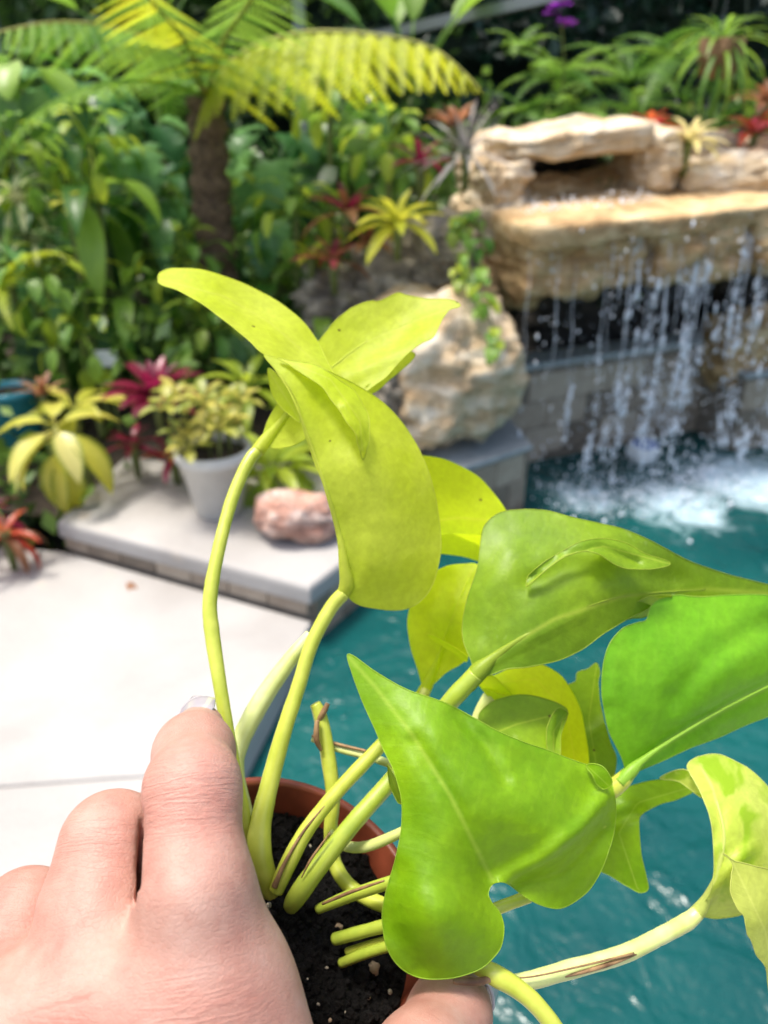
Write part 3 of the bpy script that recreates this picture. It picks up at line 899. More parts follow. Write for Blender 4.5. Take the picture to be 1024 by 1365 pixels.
L_('dark heart leaved plant behind the maroon bromeliad', 200, 440, 3.9, phil_d, 14, seed=7, p1=-.2, s=(.55, .85), name='heart_leaf_plant', group=G1)
L_('bright green heart leaved shrub at the upper left', 30, 120, 3.9, phil_a, 14, seed=8, p1=-.2, name='heart_leaf_plant', group=G1)
L_('green heart leaved shrub between trunk and bromeliads', 360, 405, 3.7, phil_a, 14, seed=9, p1=-.3, s=(.5, .8), name='heart_leaf_plant', group=G1)
L_('green lance leaved clump with long drooping blades', 118, 265, 3.65, lanc, 13, seed=10, p1=-.4, name='lance_leaf_plant', group=G1)
L_('blue green lance leaved clump beside the fern trunk', 205, 268, 4.0, lanc_b, 12, seed=11, p1=-.5, name='lance_leaf_plant', group=G1)
L_('low lance leaved clump above the maroon bromeliad', 165, 400, 3.55, lanc, 11, seed=12, p1=-.3, s=(.5, .8), name='lance_leaf_plant', group=G1)
L_('green lance leaved clump at the frame edge by the variegated plant', 10, 345, 3.5, lanc_b, 12, seed=13, p1=-.3, s=(.6, .9), name='lance_leaf_plant', group=G1)
L_('cream variegated shrub with small wavy leaves', 22, 265, 3.45, vari, 18, seed=14, p1=-.5, name='variegated_shrub', group=G1)
L_('low cream variegated shrub below the taller variegated one', 48, 320, 3.4, vari, 14, seed=15, p1=-.5, s=(.5, .8), name='variegated_shrub', group=G1)
ylv = [blade('leaf', .12, .08, ovate, .8, .2, .03, .05, .0, 10, 5, i, M['yellow'], .003) for i in range(2)]
L_('small yellow leaved plant among the green lance leaves', 92, 275, 3.4, ylv, 7, seed=16, p1=.2, s=(.5, .8), name='yellow_leaf_plant', group=G1)
L_('heart leaved plant behind the spiky silver air plant', 470, 185, 4.3, phil_a, 14, seed=17, p1=-.3, name='heart_leaf_plant', group='leafy plants right of the tree fern')
L_('dark heart leaved plant right of the tree fern', 425, 250, 4.2, phil_d, 13, seed=18, p1=-.3, s=(.6, .9), name='heart_leaf_plant', group='leafy plants right of the tree fern')
L_('heart leaved plant low beside the dark grey rock', 430, 440, 3.45, phil_a, 12, seed=19, p1=-.2, s=(.4, .65), name='heart_leaf_plant', group='leafy plants right of the tree fern')
sml = [blade('leaf', .10, .05, ovate, .8, .25, .04, .16, .0, 10, 5, i, M[m_], .003, 0, .6) for i, m_ in enumerate(('green_a', 'gfern', 'lime'))]
for k_, (px_, py_, Y_, lab_) in enumerate([(280, 440, 3.4, 'small leaved bush in front of the tree fern foot'), (120, 195, 3.7, 'small leaved bush below the upper philodendron'), (62, 375, 3.35, 'small leaved bush behind the yellow fern frond'),
        (245, 345, 3.6, 'small leaved bush just left of the tree fern trunk'), (395, 285, 3.65, 'small leaved bush left of the dull red bromeliad'), (15, 205, 3.5, 'small leaved bush above the cream variegated shrub'), (300, 250, 4.0, 'small leaved bush behind the tree fern trunk'),
        (440, 130, 4.0, 'small leaved bush under the yellow frond'), (110, 445, 3.3, 'small leaved bush beside the plant label'), (520, 195, 3.7, 'small leaved bush left of the silver air plant')]):
    L_(lab_, px_, py_, Y_, sml, 30, seed=60 + k_, p0=1.5, p1=-.6, s=(.8, 1.3), name='small_leaf_bush', group='small leaved bushes in the bed')
bop = [blade('leaf', .55, .20, lance, .5, .35, .02, .5, .0, 14, 5, i, M['gfern'], .010) for i in range(2)]
L_('tall banana like plant with upright green paddles behind the fern', 548, 130, 5.0, bop, 7, seed=20, p0=1.5, p1=.9, name='paddle_leaf_plant')
L_('tall banana like plant rising behind the philodendron', 205, 90, 5.2, bop, 7, seed=21, p0=1.5, p1=.8, name='paddle_leaf_plant')

# ferns with single fronds
def fern(label, px, py, Y, mt, n, L, W, p0, p1, seed, droop=1.3, name='fern', yaws=None, group='ferns among the rocks'):
    c = AT(px, py, Y); p = plant(name, label, 'fern', tuple(c), group)
    ms = [frond_mesh('frond', L, W, droop, 24, M[mt], False, 0, seed + k) for k in range(2)]
    rr = random.Random(seed)
    for i in range(n):
        yaw = yaws[i] if yaws else i * 2.4 + seed
        add_leaf(p, ms[i % 2], yaw, p0 + (p1 - p0) * i / max(1, n - 1) + rr.uniform(-.1, .1), rr.uniform(.8, 1.05), (0, 0, 0), rr.uniform(-.3, .3), 'frond')
    return p
fern('yellow green fern with a long frond arching over the dark leaves', 0, 388, 3.3, 'yfern', 5, .55, .13, .9, .2, 40, 1.2, yaws=[-.35, .5, 2.2, -1.2, 3.6])
fern('bright fern growing under the purple orchid', 745, 105, 4.3, 'gfern', 10, .38, .20, 1.0, .1, 41)
fern('low spreading fern just above the capstone', 765, 148, 4.15, 'gfern', 8, .40, .14, .7, 0, 42)
fern('tall green fern behind the capstone fern', 840, 110, 4.6, 'gfern', 9, .60, .16, 1.1, .2, 43)
fern('moss green fern arching beside the hanging basket', 905, 80, 4.4, 'gfern', 8, .55, .16, 1.0, .2, 44)
fern('small pale fern at the left of the orchid', 695, 62, 4.4, 'gfern', 6, .26, .12, 1.1, .3, 45)
fern('fern filling the gap right of the capstone', 850, 148, 4.4, 'gfern', 8, .42, .14, .9, .1, 46)
fern('fern tuft at the end of the slab beside the air plant', 700, 150, 4.2, 'gfern', 7, .28, .11, 1.0, .2, 47)
fern('dark fern under the hanging basket', 1000, 140, 4.5, 'gfern', 8, .45, .15, .9, .1, 48)
fern('fine fern in the shade below the tree fern', 395, 350, 3.7, 'gfern', 9, .30, .12, 1.0, .0, 49)

# --- bromeliads
def brom(label, px, py, Y, mt, n, L, W, seed, p0=1.35, p1=.1, droop=.9, name='bromeliad', group='bromeliads in the planting bed', keel=.35, mt2=None):
    c = AT(px, py, Y); p = plant(name, label, 'bromeliad', tuple(c), group)
    ms = [blade('leaf', L, W, strapw, droop * k, keel, .0, 0, 0, 12, 3, i, M[mt if (i == 0 or mt2 is None) else mt2]) for i, k in enumerate((1.0, 1.25))]
    rosette(p, ms, n, p0, p1, .6, 1.0, .15, seed)
    cup = bpy.data.objects.new('stem', mesh_from('stem', *tube([(0, 0, -.14), (0, 0, -.05), (0, 0, .02)], [.012, .018, .022], 8))); COL.objects.link(cup); cup.parent = p
    cup.data.materials.append(M['stem_bg'])
    return p
brom('yellow green bromeliad rosette perched on the grey rock', 530, 300, 3.22, 'brom_yel', 18, .25, .05, 1, p1=-.1)
brom('dull red bromeliad left of the yellow green rosette', 462, 285, 3.45, 'brom_red', 12, .24, .05, 2, mt2='brom_brn')
brom('pink tipped bromeliad above the low grey rock', 445, 350, 3.38, 'brom_pink', 11, .22, .045, 3, mt2='brom_brn')
brom('olive bromeliad low left of the red ones', 415, 345, 3.5, 'brom_yel', 10, .18, .04, 4)
brom('bronze bromeliad between the two red ones', 490, 330, 3.4, 'brom_brn', 10, .20, .045, 5)
brom('dark maroon bromeliad rosette behind the white pot', 208, 530, 2.80, 'brom_red', 28, .24, .06, 6, p1=.05, droop=.6)
brom('small red bromeliad below the maroon rosette', 178, 595, 2.85, 'brom_red', 12, .17, .035, 7, p1=.0)
brom('orange red bromeliad next to the yellow croton', 232, 612, 2.82, 'brom_org', 10, .16, .035, 8, mt2='brom_red')
brom('red bromeliad with drooping leaves beside the deck edge', 8, 715, 2.36, 'brom_org', 13, .20, .035, 9, p1=-.3, droop=1.4, mt2='brom_brn')
brom('dark red bromeliad behind the one at the deck edge', -25, 690, 2.5, 'brom_red', 11, .20, .04, 10, p1=-.1)
brom('cream striped bromeliad sitting on the right hand ledge', 918, 190, 3.72, 'brom_cream', 18, .21, .035, 11, p1=.0)
brom('red orange bromeliad between capstone and cream one', 868, 172, 3.95, 'brom_org', 12, .17, .04, 12)
brom('scarlet bromeliad at the far end of the rock ledge', 1006, 180, 3.95, 'brom_org', 14, .22, .045, 13, mt2='brom_pink')
brom('bronze bromeliad hanging behind the scarlet one', 1020, 140, 4.1, 'brom_brn', 11, .22, .05, 14)
brom('silver air plant with thin spiky leaves on the rock edge', 622, 205, 3.40, 'silver', 46, .34, .013, 15, p0=1.4, p1=-.3, droop=.5, name='air_plant', keel=.2)
brom('reddish brown bromeliad in the middle of the silver spikes', 606, 175, 3.45, 'brom_brn', 9, .17, .05, 16, p0=1.5, p1=.8)
brom('maroon bromeliad tucked under the silver air plant', 560, 222, 3.5, 'brom_red', 10, .22, .04, 17)

# --- croton with serrated yellow leaves
c = AT(78, 590, 2.62)
cro = plant('croton', 'croton with large serrated yellow leaves overhanging the ledge', 'plant', (c[0], c[1], .08))
cl = [blade('leaf', .25, .12, ovate, .9, .25, .0, .05, 0, 26, 7, i, M['croton'], .004, .06) for i in range(2)]
st_ = link('stem', mesh_from('stem', *tube([(0, 0, 0), (.01, .0, c[2] - .1), (0, 0, c[2] - .02)], [.014, .012, .009], 8)), M['stem_bg'], cro, True)
for (yaw, pit, s, dz) in [(-1.75, -.75, 1.0, .0), (-1.1, -.95, 1.05, -.02), (-2.6, -.2, 1.0, .04), (-.25, -.25, 1.1, .05), (3.3, -.25, .95, .02), (-3.0, .5, .8, .07), (-2.2, .1, .9, .05), (.7, .5, .9, .06), (-.9, -.1, .85, .06), (1.9, .7, .8, .07)]:
    add_leaf(cro, cl[int(yaw * 10) % 2], yaw, pit, s, (0, 0, c[2] - .08 + dz))
yl = [blade('leaf', .26, .075, lance, .8, .3, .02, .03, 0, 14, 5, i, M['yellow']) for i in range(2)]
shrub('lime yellow strap plant arching behind the croton', 100, 545, 2.85, yl, 8, p0=1.1, p1=.1, seed=3, name='strap_leaf_plant')
ms = [blade('leaf', .14, .03, lance, .8, .3, 0, .02, 0, 10, 3, i, M['brom_brn']) for i in range(2)]
shrub('brown furry flower spike standing behind the croton', 58, 530, 2.8, ms, 14, p0=1.5, p1=1.0, seed=5, s=(.7, .8), name='flower_spike')

# --- white pot with succulent
c = G(285, 700, .135)
wpot = plant('potted_succulent', 'white flared pot of yellow green succulent standing on the ledge', 'potted plant', (c[0], c[1] + .12, .135))
prof = [(0, 0), (.085, 0), (.09, .006), (.128, .225), (.140, .228), (.144, .235), (.144, .262), (.139, .27), (.130, .268), (.126, .235)]
link('pot', mesh_from('pot', *lathe(prof, 40)), M['white_pot'], wpot, True)
link('soil', mesh_from('soil', *lathe([(.128, .238), (.06, .246), (0, .248)], 24)), M['soil_bed'], wpot, True)
sl = [blade('leaf', .065, .036, ovate, .6, .3, 0, .03, 0, 8, 5, i, M['succ'], .004) for i in range(2)]
for k in range(13):
    a = k * 2.4; r_ = .03 + .085 * math.sqrt(k / 13); h = .24 + random.uniform(.05, .22)
    ox, oy = r_ * math.cos(a), r_ * math.sin(a)
    for j in range(10):
        add_leaf(wpot, sl[j % 2], j * 2.4 + k, 1.2 - j * .13, random.uniform(.8, 1.2), (ox * 1.3, oy * 1.3, h))
    v, f = tube([(ox, oy, .24), (ox * 1.3, oy * 1.3, h)], [.005, .004], 6)
    link('stem', mesh_from('stem', v, f), M['stem_bg'], wpot, True)
gl = [blade('leaf', .19, .05, lance, 1.0, .3, .02, .04, 0, 12, 5, i, M['lime'], .003) for i in range(2)]
shrub('lime green pointed leaf plant between white pot and pink stone', 362, 630, 2.74, gl, 26, p0=1.45, p1=-.2, seed=8, s=(.9, 1.35), name='lime_leaf_plant', ground=.12)
shrub('yellow green plant rising behind the white pot', 330, 520, 3.05, gl, 20, p0=1.4, p1=-.2, seed=9, s=(.9, 1.3), name='lime_leaf_plant', ground=.12)
shrub('lime leaved plant beside the big pale boulder', 425, 560, 3.0, gl, 18, p0=1.4, p1=-.1, seed=10, s=(.9, 1.3), name='lime_leaf_plant', ground=.12)
shrub('small green tuft at the foot of the white pot', 292, 705, 2.58, [blade('leaf', .07, .03, ovate, .8, .2, 0, .02, 0, 8, 5, 0, M['gfern'], .002)], 9, p0=1.2, p1=-.1, seed=11, name='green_tuft', ground=.135)
shrub('dark leaved shrub behind the succulent', 330, 450, 3.5, phil_d, 12, p0=1.3, p1=-.3, s=(.4, .6), seed=23, name='heart_leaf_plant', group=G1)

# --- trailing vine over the rocks
c = AT(628, 280, 3.34)
vine = plant('trailing_vine', 'pale green vine trailing down the rock beside the waterfall', 'vine', tuple(c))
vl = [blade('leaf', .05, .04, heart, .8, .2, 0, .015, 0, 8, 5, i, M['lime' if i else 'gfern'], .0015) for i in range(2)]
for k, path in enumerate([[(628, 280), (618, 320), (625, 360), (640, 400)], [(635, 275), (645, 320), (640, 370), (655, 430), (662, 470)], [(612, 285), (606, 330), (618, 380)]]):
    pts = cr([AT(a, b, 3.26 - .10 * i) - c for i, (a, b) in enumerate(path)], 8)
    link('stem', mesh_from('stem', *tube(pts, .003, 5)), M['stem_bg'], vine, True)
    for j in range(len(pts)):
        for s in range(random.choice((0, 1, 1))):
            add_leaf(vine, random.choice(vl), random.uniform(-2.6, -.5), random.uniform(-.9, .3), random.uniform(.8, 1.5), tuple(pts[j]))

# --- orchid and hanging basket
c = AT(752, 60, 4.2)
orc = plant('orchid', 'orchid with purple flower cluster on a thin stem above the fern', 'orchid', tuple(c))
top = AT(748, 28, 4.15) - c
link('stem', mesh_from('stem', *tube(cr([(0, 0, -.35), (.01, 0, -.1), tuple(top)], 8), .005, 6)), M['stem_bg'], orc, True)
pet = blade('petal', .045, .038, ovate, .5, .2, .02, 0, 0, 8, 5, 0, M['orchid'])
for k in range(7):
    o_ = top + np.array([random.uniform(-.05, .05), random.uniform(-.05, .03), random.uniform(-.05, .06)])
    for j in range(5): add_leaf(orc, pet, j * 1.257 + k, .35, random.uniform(.9, 1.15), tuple(o_), 0, 'petal')
ol = blade('leaf', .2, .05, strapw, .7, .3, 0, 0, 0, 10, 3, 0, M['gfern'])
for k in range(6): add_leaf(orc, ol, k * 1.05, .5, 1, (0, 0, -.33))
c = AT(962, 62, 3.95)
hb = plant('hanging_basket', 'brown coir basket planted with thin spiky leaves', 'basket', tuple(c))
link('basket', mesh_from('basket', *lathe([(0, -.13), (.07, -.12), (.095, -.05), (.10, .03), (.09, .03), (.085, -.02), (0, -.02)], 24)), M['basket'], hb, True)
sp = [blade('leaf', .36, .022, strapw, 1.5, .3, 0, 0, 0, 12, 3, i, M[m_]) for i, m_ in enumerate(('gfern', 'green_a'))]
rosette(hb, sp, 44, 1.4, -.7, .6, 1.0, .2, 4, 0)
for k in range(3):
    a = k * 2.094; link('wire', mesh_from('wire', *tube([(.1 * math.cos(a), .1 * math.sin(a), .03), (0, 0, .62)], .002, 5)), M['metal'], hb, True)
link('hook', mesh_from('hook', *tube([(0, 0, .62), (0, .0, 1.6)], .003, 5)), M['metal'], hb, True)

# --- small blue things in the bed
c = AT(6, 500, 3.15)
bp = plant('blue_pot', 'turquoise glazed pot half hidden behind the croton', 'pot', (c[0], c[1], .1))
link('pot', mesh_from('pot', *lathe([(0, 0), (.07, 0), (.10, .12), (.105, .30), (.115, .31), (.115, .34), (.10, .34), (.095, .3)], 28)), M['blue_pot'], bp, True)
link('soil', mesh_from('soil', *lathe([(.097, .315), (0, .32)], 20)), M['soil_bed'], bp, True)
c = AT(142, 478, 3.25)
wb = plant('plant_tag', 'pale blue plastic plant label standing behind the maroon bromeliad', 'label', (c[0], c[1], bed_h(c[0], c[1])))
hh = c[2] - bed_h(c[0], c[1])
v, f = boxv((0, 0, hh), (.10, .008, .07)); bm = MB(); bm.add(v, f); link('card', bm.mesh('card', False), M['float_white'], wb, True)
v, f = boxv((0, .006, hh / 2 - .03), (.012, .004, hh)); bm = MB(); bm.add(v, f); link('stake', bm.mesh('stake', False), M['stem_bg'], wb, True)

# --- dry leaf on the deck
c = G(180, 775, .006)
dl = link('dry_leaf', blade('dry_leaf', .085, .03, lance, 1.1, .5, .05, .012, .35, 12, 5, 3, M['brom_brn'], .0012)); dl.location = (c[0] - .03, c[1], .004); dl.rotation_euler = (.2, 0, -.9)
tag(dl, 'curled brown dry leaf lying on the pale deck by the ledge', 'leaf')
# --- screen enclosure
enc = empty('screen_enclosure', (0, 5.4, 0), 'dark aluminium screen enclosure frame behind the garden', 'enclosure')
def beam(a, b, w_=.06):
    a = Vector(a); b = Vector(b); d = (b - a).normalized()
    s = d.cross(Vector((0, 0, 1))); s = s.normalized() if s.length > .05 else Vector((1, 0, 0)); u = s.cross(d)
    V = [tuple(p + s * i * w_ / 2 + u * j * w_ / 2) for p in (a, b) for i, j in ((-1, -1), (1, -1), (1, 1), (-1, 1))]
    me = mesh_from('beam', V, [(0, 1, 2, 3), (7, 6, 5, 4), (0, 4, 5, 1), (1, 5, 6, 2), (2, 6, 7, 3), (3, 7, 4, 0)], False)
    link('beam', me, M['metal'], enc)
pc = AT(405, 160, 5.5); kx = pc[0]
beam((kx, 5.5, -.1), (kx, 5.5, 3.6), .07)
q0 = AT(585, 30, 5.5); q1 = AT(724, -2, 5.1); dq = (q1 - q0)
zc = q0[2]
beam(tuple(q0 - dq * 1.3), tuple(q0 + dq * 5), .06)
for k in (-1.9, -3.8): beam((kx + k, 5.5, -.1), (kx + k, 5.5, 3.6), .07)
beam((kx - 4.5, 5.5, 2.9), (kx + .03, 5.5, 2.9), .07)

# --- dense foliage beyond the enclosure
def foliage_mass(name, n, boxes, size, mt, label):
    Vs = []; Fs = []
    tot = sum(b[6] for b in boxes); base = 0
    for (x0, x1, y0, y1, z0, z1, wt) in boxes:
        k = int(n * wt / tot)
        cl_n = max(8, k // 90)
        ce = np.stack([rng.uniform(x0, x1, cl_n), rng.uniform(y0, y1, cl_n), rng.uniform(z0, z1, cl_n)], -1)
        c_ = ce[rng.integers(0, cl_n, k)] + rng.normal(0, .16, (k, 3))
        d = rng.normal(0, 1, (k, 3)); d /= np.linalg.norm(d, axis=1)[:, None]
        e = np.cross(d, rng.normal(0, 1, (k, 3))); e /= np.linalg.norm(e, axis=1)[:, None]
        s = size * rng.uniform(.6, 1.4, k)[:, None]
        nn = np.cross(d, e)
        V = np.stack([c_, c_ + d * s * .5 + e * s * .28 + nn * s * .06, c_ + d * s, c_ + d * s * .5 - e * s * .28 + nn * s * .06], 1)
        Vs.append(V.reshape(-1, 3)); Fs.append((np.arange(k)[:, None] * 4 + np.array([0, 1, 2, 3])) + base); base += k * 4
    me = mesh_from(name, np.concatenate(Vs), np.concatenate(Fs), False)
    set_uv(me, [(0, 0)] * len(me.vertices))
    return tag(link(name, me, mt), label, 'foliage', kind='stuff')
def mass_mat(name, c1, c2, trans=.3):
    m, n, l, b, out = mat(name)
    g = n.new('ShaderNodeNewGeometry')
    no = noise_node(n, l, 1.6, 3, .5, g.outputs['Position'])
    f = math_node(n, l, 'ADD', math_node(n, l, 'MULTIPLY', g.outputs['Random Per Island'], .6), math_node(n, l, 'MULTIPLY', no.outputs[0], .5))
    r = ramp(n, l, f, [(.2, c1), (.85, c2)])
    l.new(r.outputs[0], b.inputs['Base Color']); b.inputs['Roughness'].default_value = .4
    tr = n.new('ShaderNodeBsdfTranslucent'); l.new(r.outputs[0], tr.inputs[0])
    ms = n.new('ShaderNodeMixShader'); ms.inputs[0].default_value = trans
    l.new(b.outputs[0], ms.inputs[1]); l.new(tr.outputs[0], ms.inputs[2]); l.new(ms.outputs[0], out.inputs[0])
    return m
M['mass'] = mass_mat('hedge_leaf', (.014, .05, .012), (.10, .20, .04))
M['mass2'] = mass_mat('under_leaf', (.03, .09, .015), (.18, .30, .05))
M['mass_d'] = mass_mat('painted_shade_leaf', (.004, .022, .014), (.016, .055, .030))  # shade behind the screen put into the dark leaf colours
foliage_mass('tree_belt', 26000, [(-7.5, .6, 6.0, 8.2, -.2, 4.2, 1.2), (-9, -5.5, 3.4, 6, -.2, 4, .5)], .15, M['mass'], 'mass of green tree leaves beyond the enclosure on the left')
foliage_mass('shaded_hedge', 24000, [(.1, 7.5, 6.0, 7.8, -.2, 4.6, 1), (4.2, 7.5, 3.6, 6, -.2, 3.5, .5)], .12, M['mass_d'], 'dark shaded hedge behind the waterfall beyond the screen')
foliage_mass('ground_cover', 15000, [(-4.5, -.1, 3.3, 5.2, .1, .75, 1), (-4.5, -1.35, 2.75, 3.6, .05, .35, .35), (-3.6, .2, 4.4, 5.3, .6, 1.35, .6)], .085, M['mass2'], 'low tangle of green leaves filling the bed between the plants')
foliage_mass('rock_top_cover', 2500, [(.3, 2.6, 4.25, 4.7, 1.0, 1.32, 1)], .08, M['mass2'], 'green leaves filling the bed above the waterfall stones')
# solid near-black core added behind the leaves to block the sky
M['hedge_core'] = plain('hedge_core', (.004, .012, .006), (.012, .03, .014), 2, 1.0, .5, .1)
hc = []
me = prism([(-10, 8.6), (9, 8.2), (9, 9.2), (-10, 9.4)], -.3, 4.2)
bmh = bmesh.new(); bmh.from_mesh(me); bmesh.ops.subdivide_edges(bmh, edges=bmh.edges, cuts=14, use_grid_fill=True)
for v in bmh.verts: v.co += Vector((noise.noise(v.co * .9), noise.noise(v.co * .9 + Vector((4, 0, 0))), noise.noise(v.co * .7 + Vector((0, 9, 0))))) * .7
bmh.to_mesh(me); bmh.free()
tag(link('hedge', me, M['hedge_core']), 'solid dark hedge core added behind the leaves to block the sky', 'hedge')

# ================================================================= FOREGROUND: POTTED PLANT
M['leaf_up'] = fg_leaf_mat('lime_leaf_underside', (.54, .63, .06), (.46, .57, .02), (.84, .90, .012), .52, .48, (.55, .58, .10), spots=.14, coat=.03)
M['leaf_yel'] = fg_leaf_mat('yellow_backlit_leaf', (.60, .76, .012), (.54, .70, .010), (.90, 1.0, .01), .74, .4, (.70, .70, .06), spots=.05, coat=.1)
M['leaf_grn'] = fg_leaf_mat('fresh_green_leaf', (.24, .44, .006), (.135, .31, .004), (.48, .66, .006), .42, .44, (.40, .55, .06), speck=.2, coat=.14)
M['leaf_olv'] = fg_leaf_mat('olive_green_leaf', (.21, .34, .010), (.14, .26, .008), (.36, .52, .01), .36, .46, (.40, .48, .05), spots=.04, coat=.12)
M['leaf_vivid'] = fg_leaf_mat('bright_green_leaf', (.18, .46, .012), (.13, .38, .008), (.36, .68, .010), .38, .42, (.40, .56, .08), coat=.16)
M['leaf_var'] = fg_leaf_mat('variegated_leaf', (.56, .66, .12), (.48, .60, .07), (.78, .84, .08), .42, .4, (.66, .70, .25), vari=(.27, .46, .015), coat=.1)
M['leaf_pale'] = fg_leaf_mat('pale_lime_leaf', (.50, .56, .12), (.42, .48, .08), (.64, .68, .06), .36, .45, (.58, .62, .15), coat=.08)

def seg_dist(Q, poly):
    """distance, signed side and arclength of points Q to a polyline"""
    poly = np.asarray(poly, float); best = np.full(len(Q), 1e9); side = np.zeros(len(Q)); arc = np.zeros(len(Q)); s0 = 0
    for a, b in zip(poly[:-1], poly[1:]):
        d = b - a; L = np.linalg.norm(d); t = np.clip(((Q - a) @ d) / L ** 2, 0, 1)
        r_ = Q - (a + t[:, None] * d); dist = np.linalg.norm(r_, axis=1); m = dist < best
        best[m] = dist[m]; side[m] = np.sign(d[0] * r_[m, 1] - d[1] * r_[m, 0]); arc[m] = s0 + t[m] * L; s0 += L
    return best, side, arc / s0
def tps(ctrl):
    c = np.asarray(ctrl, float); X = c[:, :2] / 100; y = c[:, 2]; n = len(c)
    def k(r): return np.where(r > 1e-9, r * r * np.log(r + 1e-12), 0)
    Kp = k(np.linalg.norm(X[:, None] - X[None], axis=2)) + np.eye(n) * .02
    Pm = np.concatenate([np.ones((n, 1)), X], 1)
    A = np.block([[Kp, Pm], [Pm.T, np.zeros((3, 3))]])
    w_ = np.linalg.solve(A, np.concatenate([y, np.zeros(3)]))
    return lambda Q: k(np.linalg.norm(Q[:, None] / 100 - X[None], axis=2)) @ w_[:n] + np.concatenate([np.ones((len(Q), 1)), Q / 100], 1) @ w_[n:]
class Leaf:
    def __init__(s): s.v = []; s.f = []; s.uv = []
    def sheet(s, outline, ctrl, rib, ridges=(), sub=5, step=7.0, undul=.5, usc=None, ripple=1.2, edge=.00017, seed=0):
        ol = cr_closed(outline, sub)
        if ripple:
            k_ = np.arange(len(ol)); ol = ol + np.stack([[noise.noise((i * .22, seed, 0)) for i in k_], [noise.noise((i * .22, seed, 5)) for i in k_]], -1) * ripple
        x0, y0 = ol.min(0); x1, y1 = ol.max(0)
        gx, gy = np.meshgrid(np.arange(x0 + step / 2, x1, step), np.arange(y0 + step / 2, y1, step))
        gy = gy + (np.arange(gx.shape[1]) % 2)[None] * step / 2
        Q = np.stack([gx.ravel(), gy.ravel()], -1)
        inside = np.zeros(len(Q), bool); j = len(ol) - 1
        for i in range(len(ol)):
            a, b = ol[i], ol[j]
            c_ = ((a[1] > Q[:, 1]) != (b[1] > Q[:, 1])) & (Q[:, 0] < (b[0] - a[0]) * (Q[:, 1] - a[1]) / (b[1] - a[1] + 1e-12) + a[0])
            inside ^= c_; j = i
        dist, _, _ = seg_dist(Q, np.vstack([ol, ol[:1]]))
        Q = Q[inside & (dist > step * .5)]
        n = len(ol)
        allp = np.vstack([ol, Q])
        res = delaunay_2d_cdt([Vector(p) for p in allp], [(i, (i + 1) % n) for i in range(n)], [], 1, 1e-4)
        pts = np.array([tuple(p) for p in res[0]])
        d = tps(ctrl)(pts)
        if not hasattr(s, 'dep'): s.dep = tps(ctrl)
        dr, sd_, ar = seg_dist(pts, rib)
        for (poly, amp, wd) in ridges:
            q, _, _ = seg_dist(pts, poly); d = d + amp * np.exp(-(q / wd) ** 2)
        d = d + undul * np.array([noise.noise((p[0] / 45, p[1] / 45, seed * 3.7)) + .5 * noise.noise((p[0] / 18, p[1] / 18, seed)) for p in pts])
        us = usc or max(40.0, dr.max())
        W3 = [P(p[0], p[1], q / 1000) for p, q in zip(pts, d)]
        base = len(s.v)
        s.v += W3; s.uv += list(zip(sd_ * dr / us, ar))
        s.f += [tuple(i + base for i in f) for f in res[2]]
        if edge:
            ring = W3[:n] if len(W3) >= n else W3
            rp = np.array(ring + ring[:1])
            tv, tf_ = tube(rp, edge, 5, False)
            base = len(s.v); s.v += list(tv); s.uv += [(0, .5)] * len(tv); s.f += [tuple(i + base for i in f) for f in tf_]  # lit leaf edge painted in: the rim takes the pale rib colour
        return s
    def rib(s, path, side=.35):
        """raised midrib running on from the stalk; path of (px, py, width px)"""
        q = cr(path, 8); d = s.dep(q[:, :2]) + side
        W3 = [P(a[0], a[1], b / 1000) for a, b in zip(q, d)]
        rad = [max(.00012, a[2] / 2 * b / 1e6) for a, b in zip(q, d)]
        tv, tf_ = tube(W3, rad, 10, True); base = len(s.v)
        s.v += list(tv); s.uv += [(0, .5)] * len(tv); s.f += [tuple(i + base for i in f) for f in tf_]
        return s
    def build(s, mt, parent, label=None):
        me = mesh_from('leaf', s.v, s.f); set_uv(me, s.uv)
        o = link('leaf', me, mt, parent)
        if label: o['label'] = label
        return o

POT_C = P(383, 1214, .212)
tl = R(22)
POT_A = np.array([math.sin(tl), -.03, math.cos(tl)]); POT_A /= np.linalg.norm(POT_A)
pp = empty('potted_plant', tuple(POT_C), 'lime green trailing houseplant in a small terracotta pot held in the hand', 'potted plant')
E1 = np.cross(POT_A, [0, 1, 0]); E1 /= np.linalg.norm(E1); E2 = np.cross(POT_A, E1)
PR = .0455
def pot_lathe(prof, seg=72):
    v, f = lathe(prof, seg)
    return [POT_C + p[0] * E1 + p[1] * E2 + p[2] * POT_A for p in v], f
M['terracotta'] = plain('brown_plastic_pot', (.13, .028, .012), (.21, .048, .022), 90, .38, .12, .001, coat=.2)
link('pot', mesh_from('pot', *pot_lathe([(0, -.083), (.029, -.083), (.0305, -.082), (.0405, -.016), (.0445, -.0155), (PR, -.014), (PR, -.001), (PR - .0007, 0), (PR - .0024, 0), (PR - .0032, -.001), (PR - .0045, -.013), (.0365, -.03)])), M['terracotta'], pp)
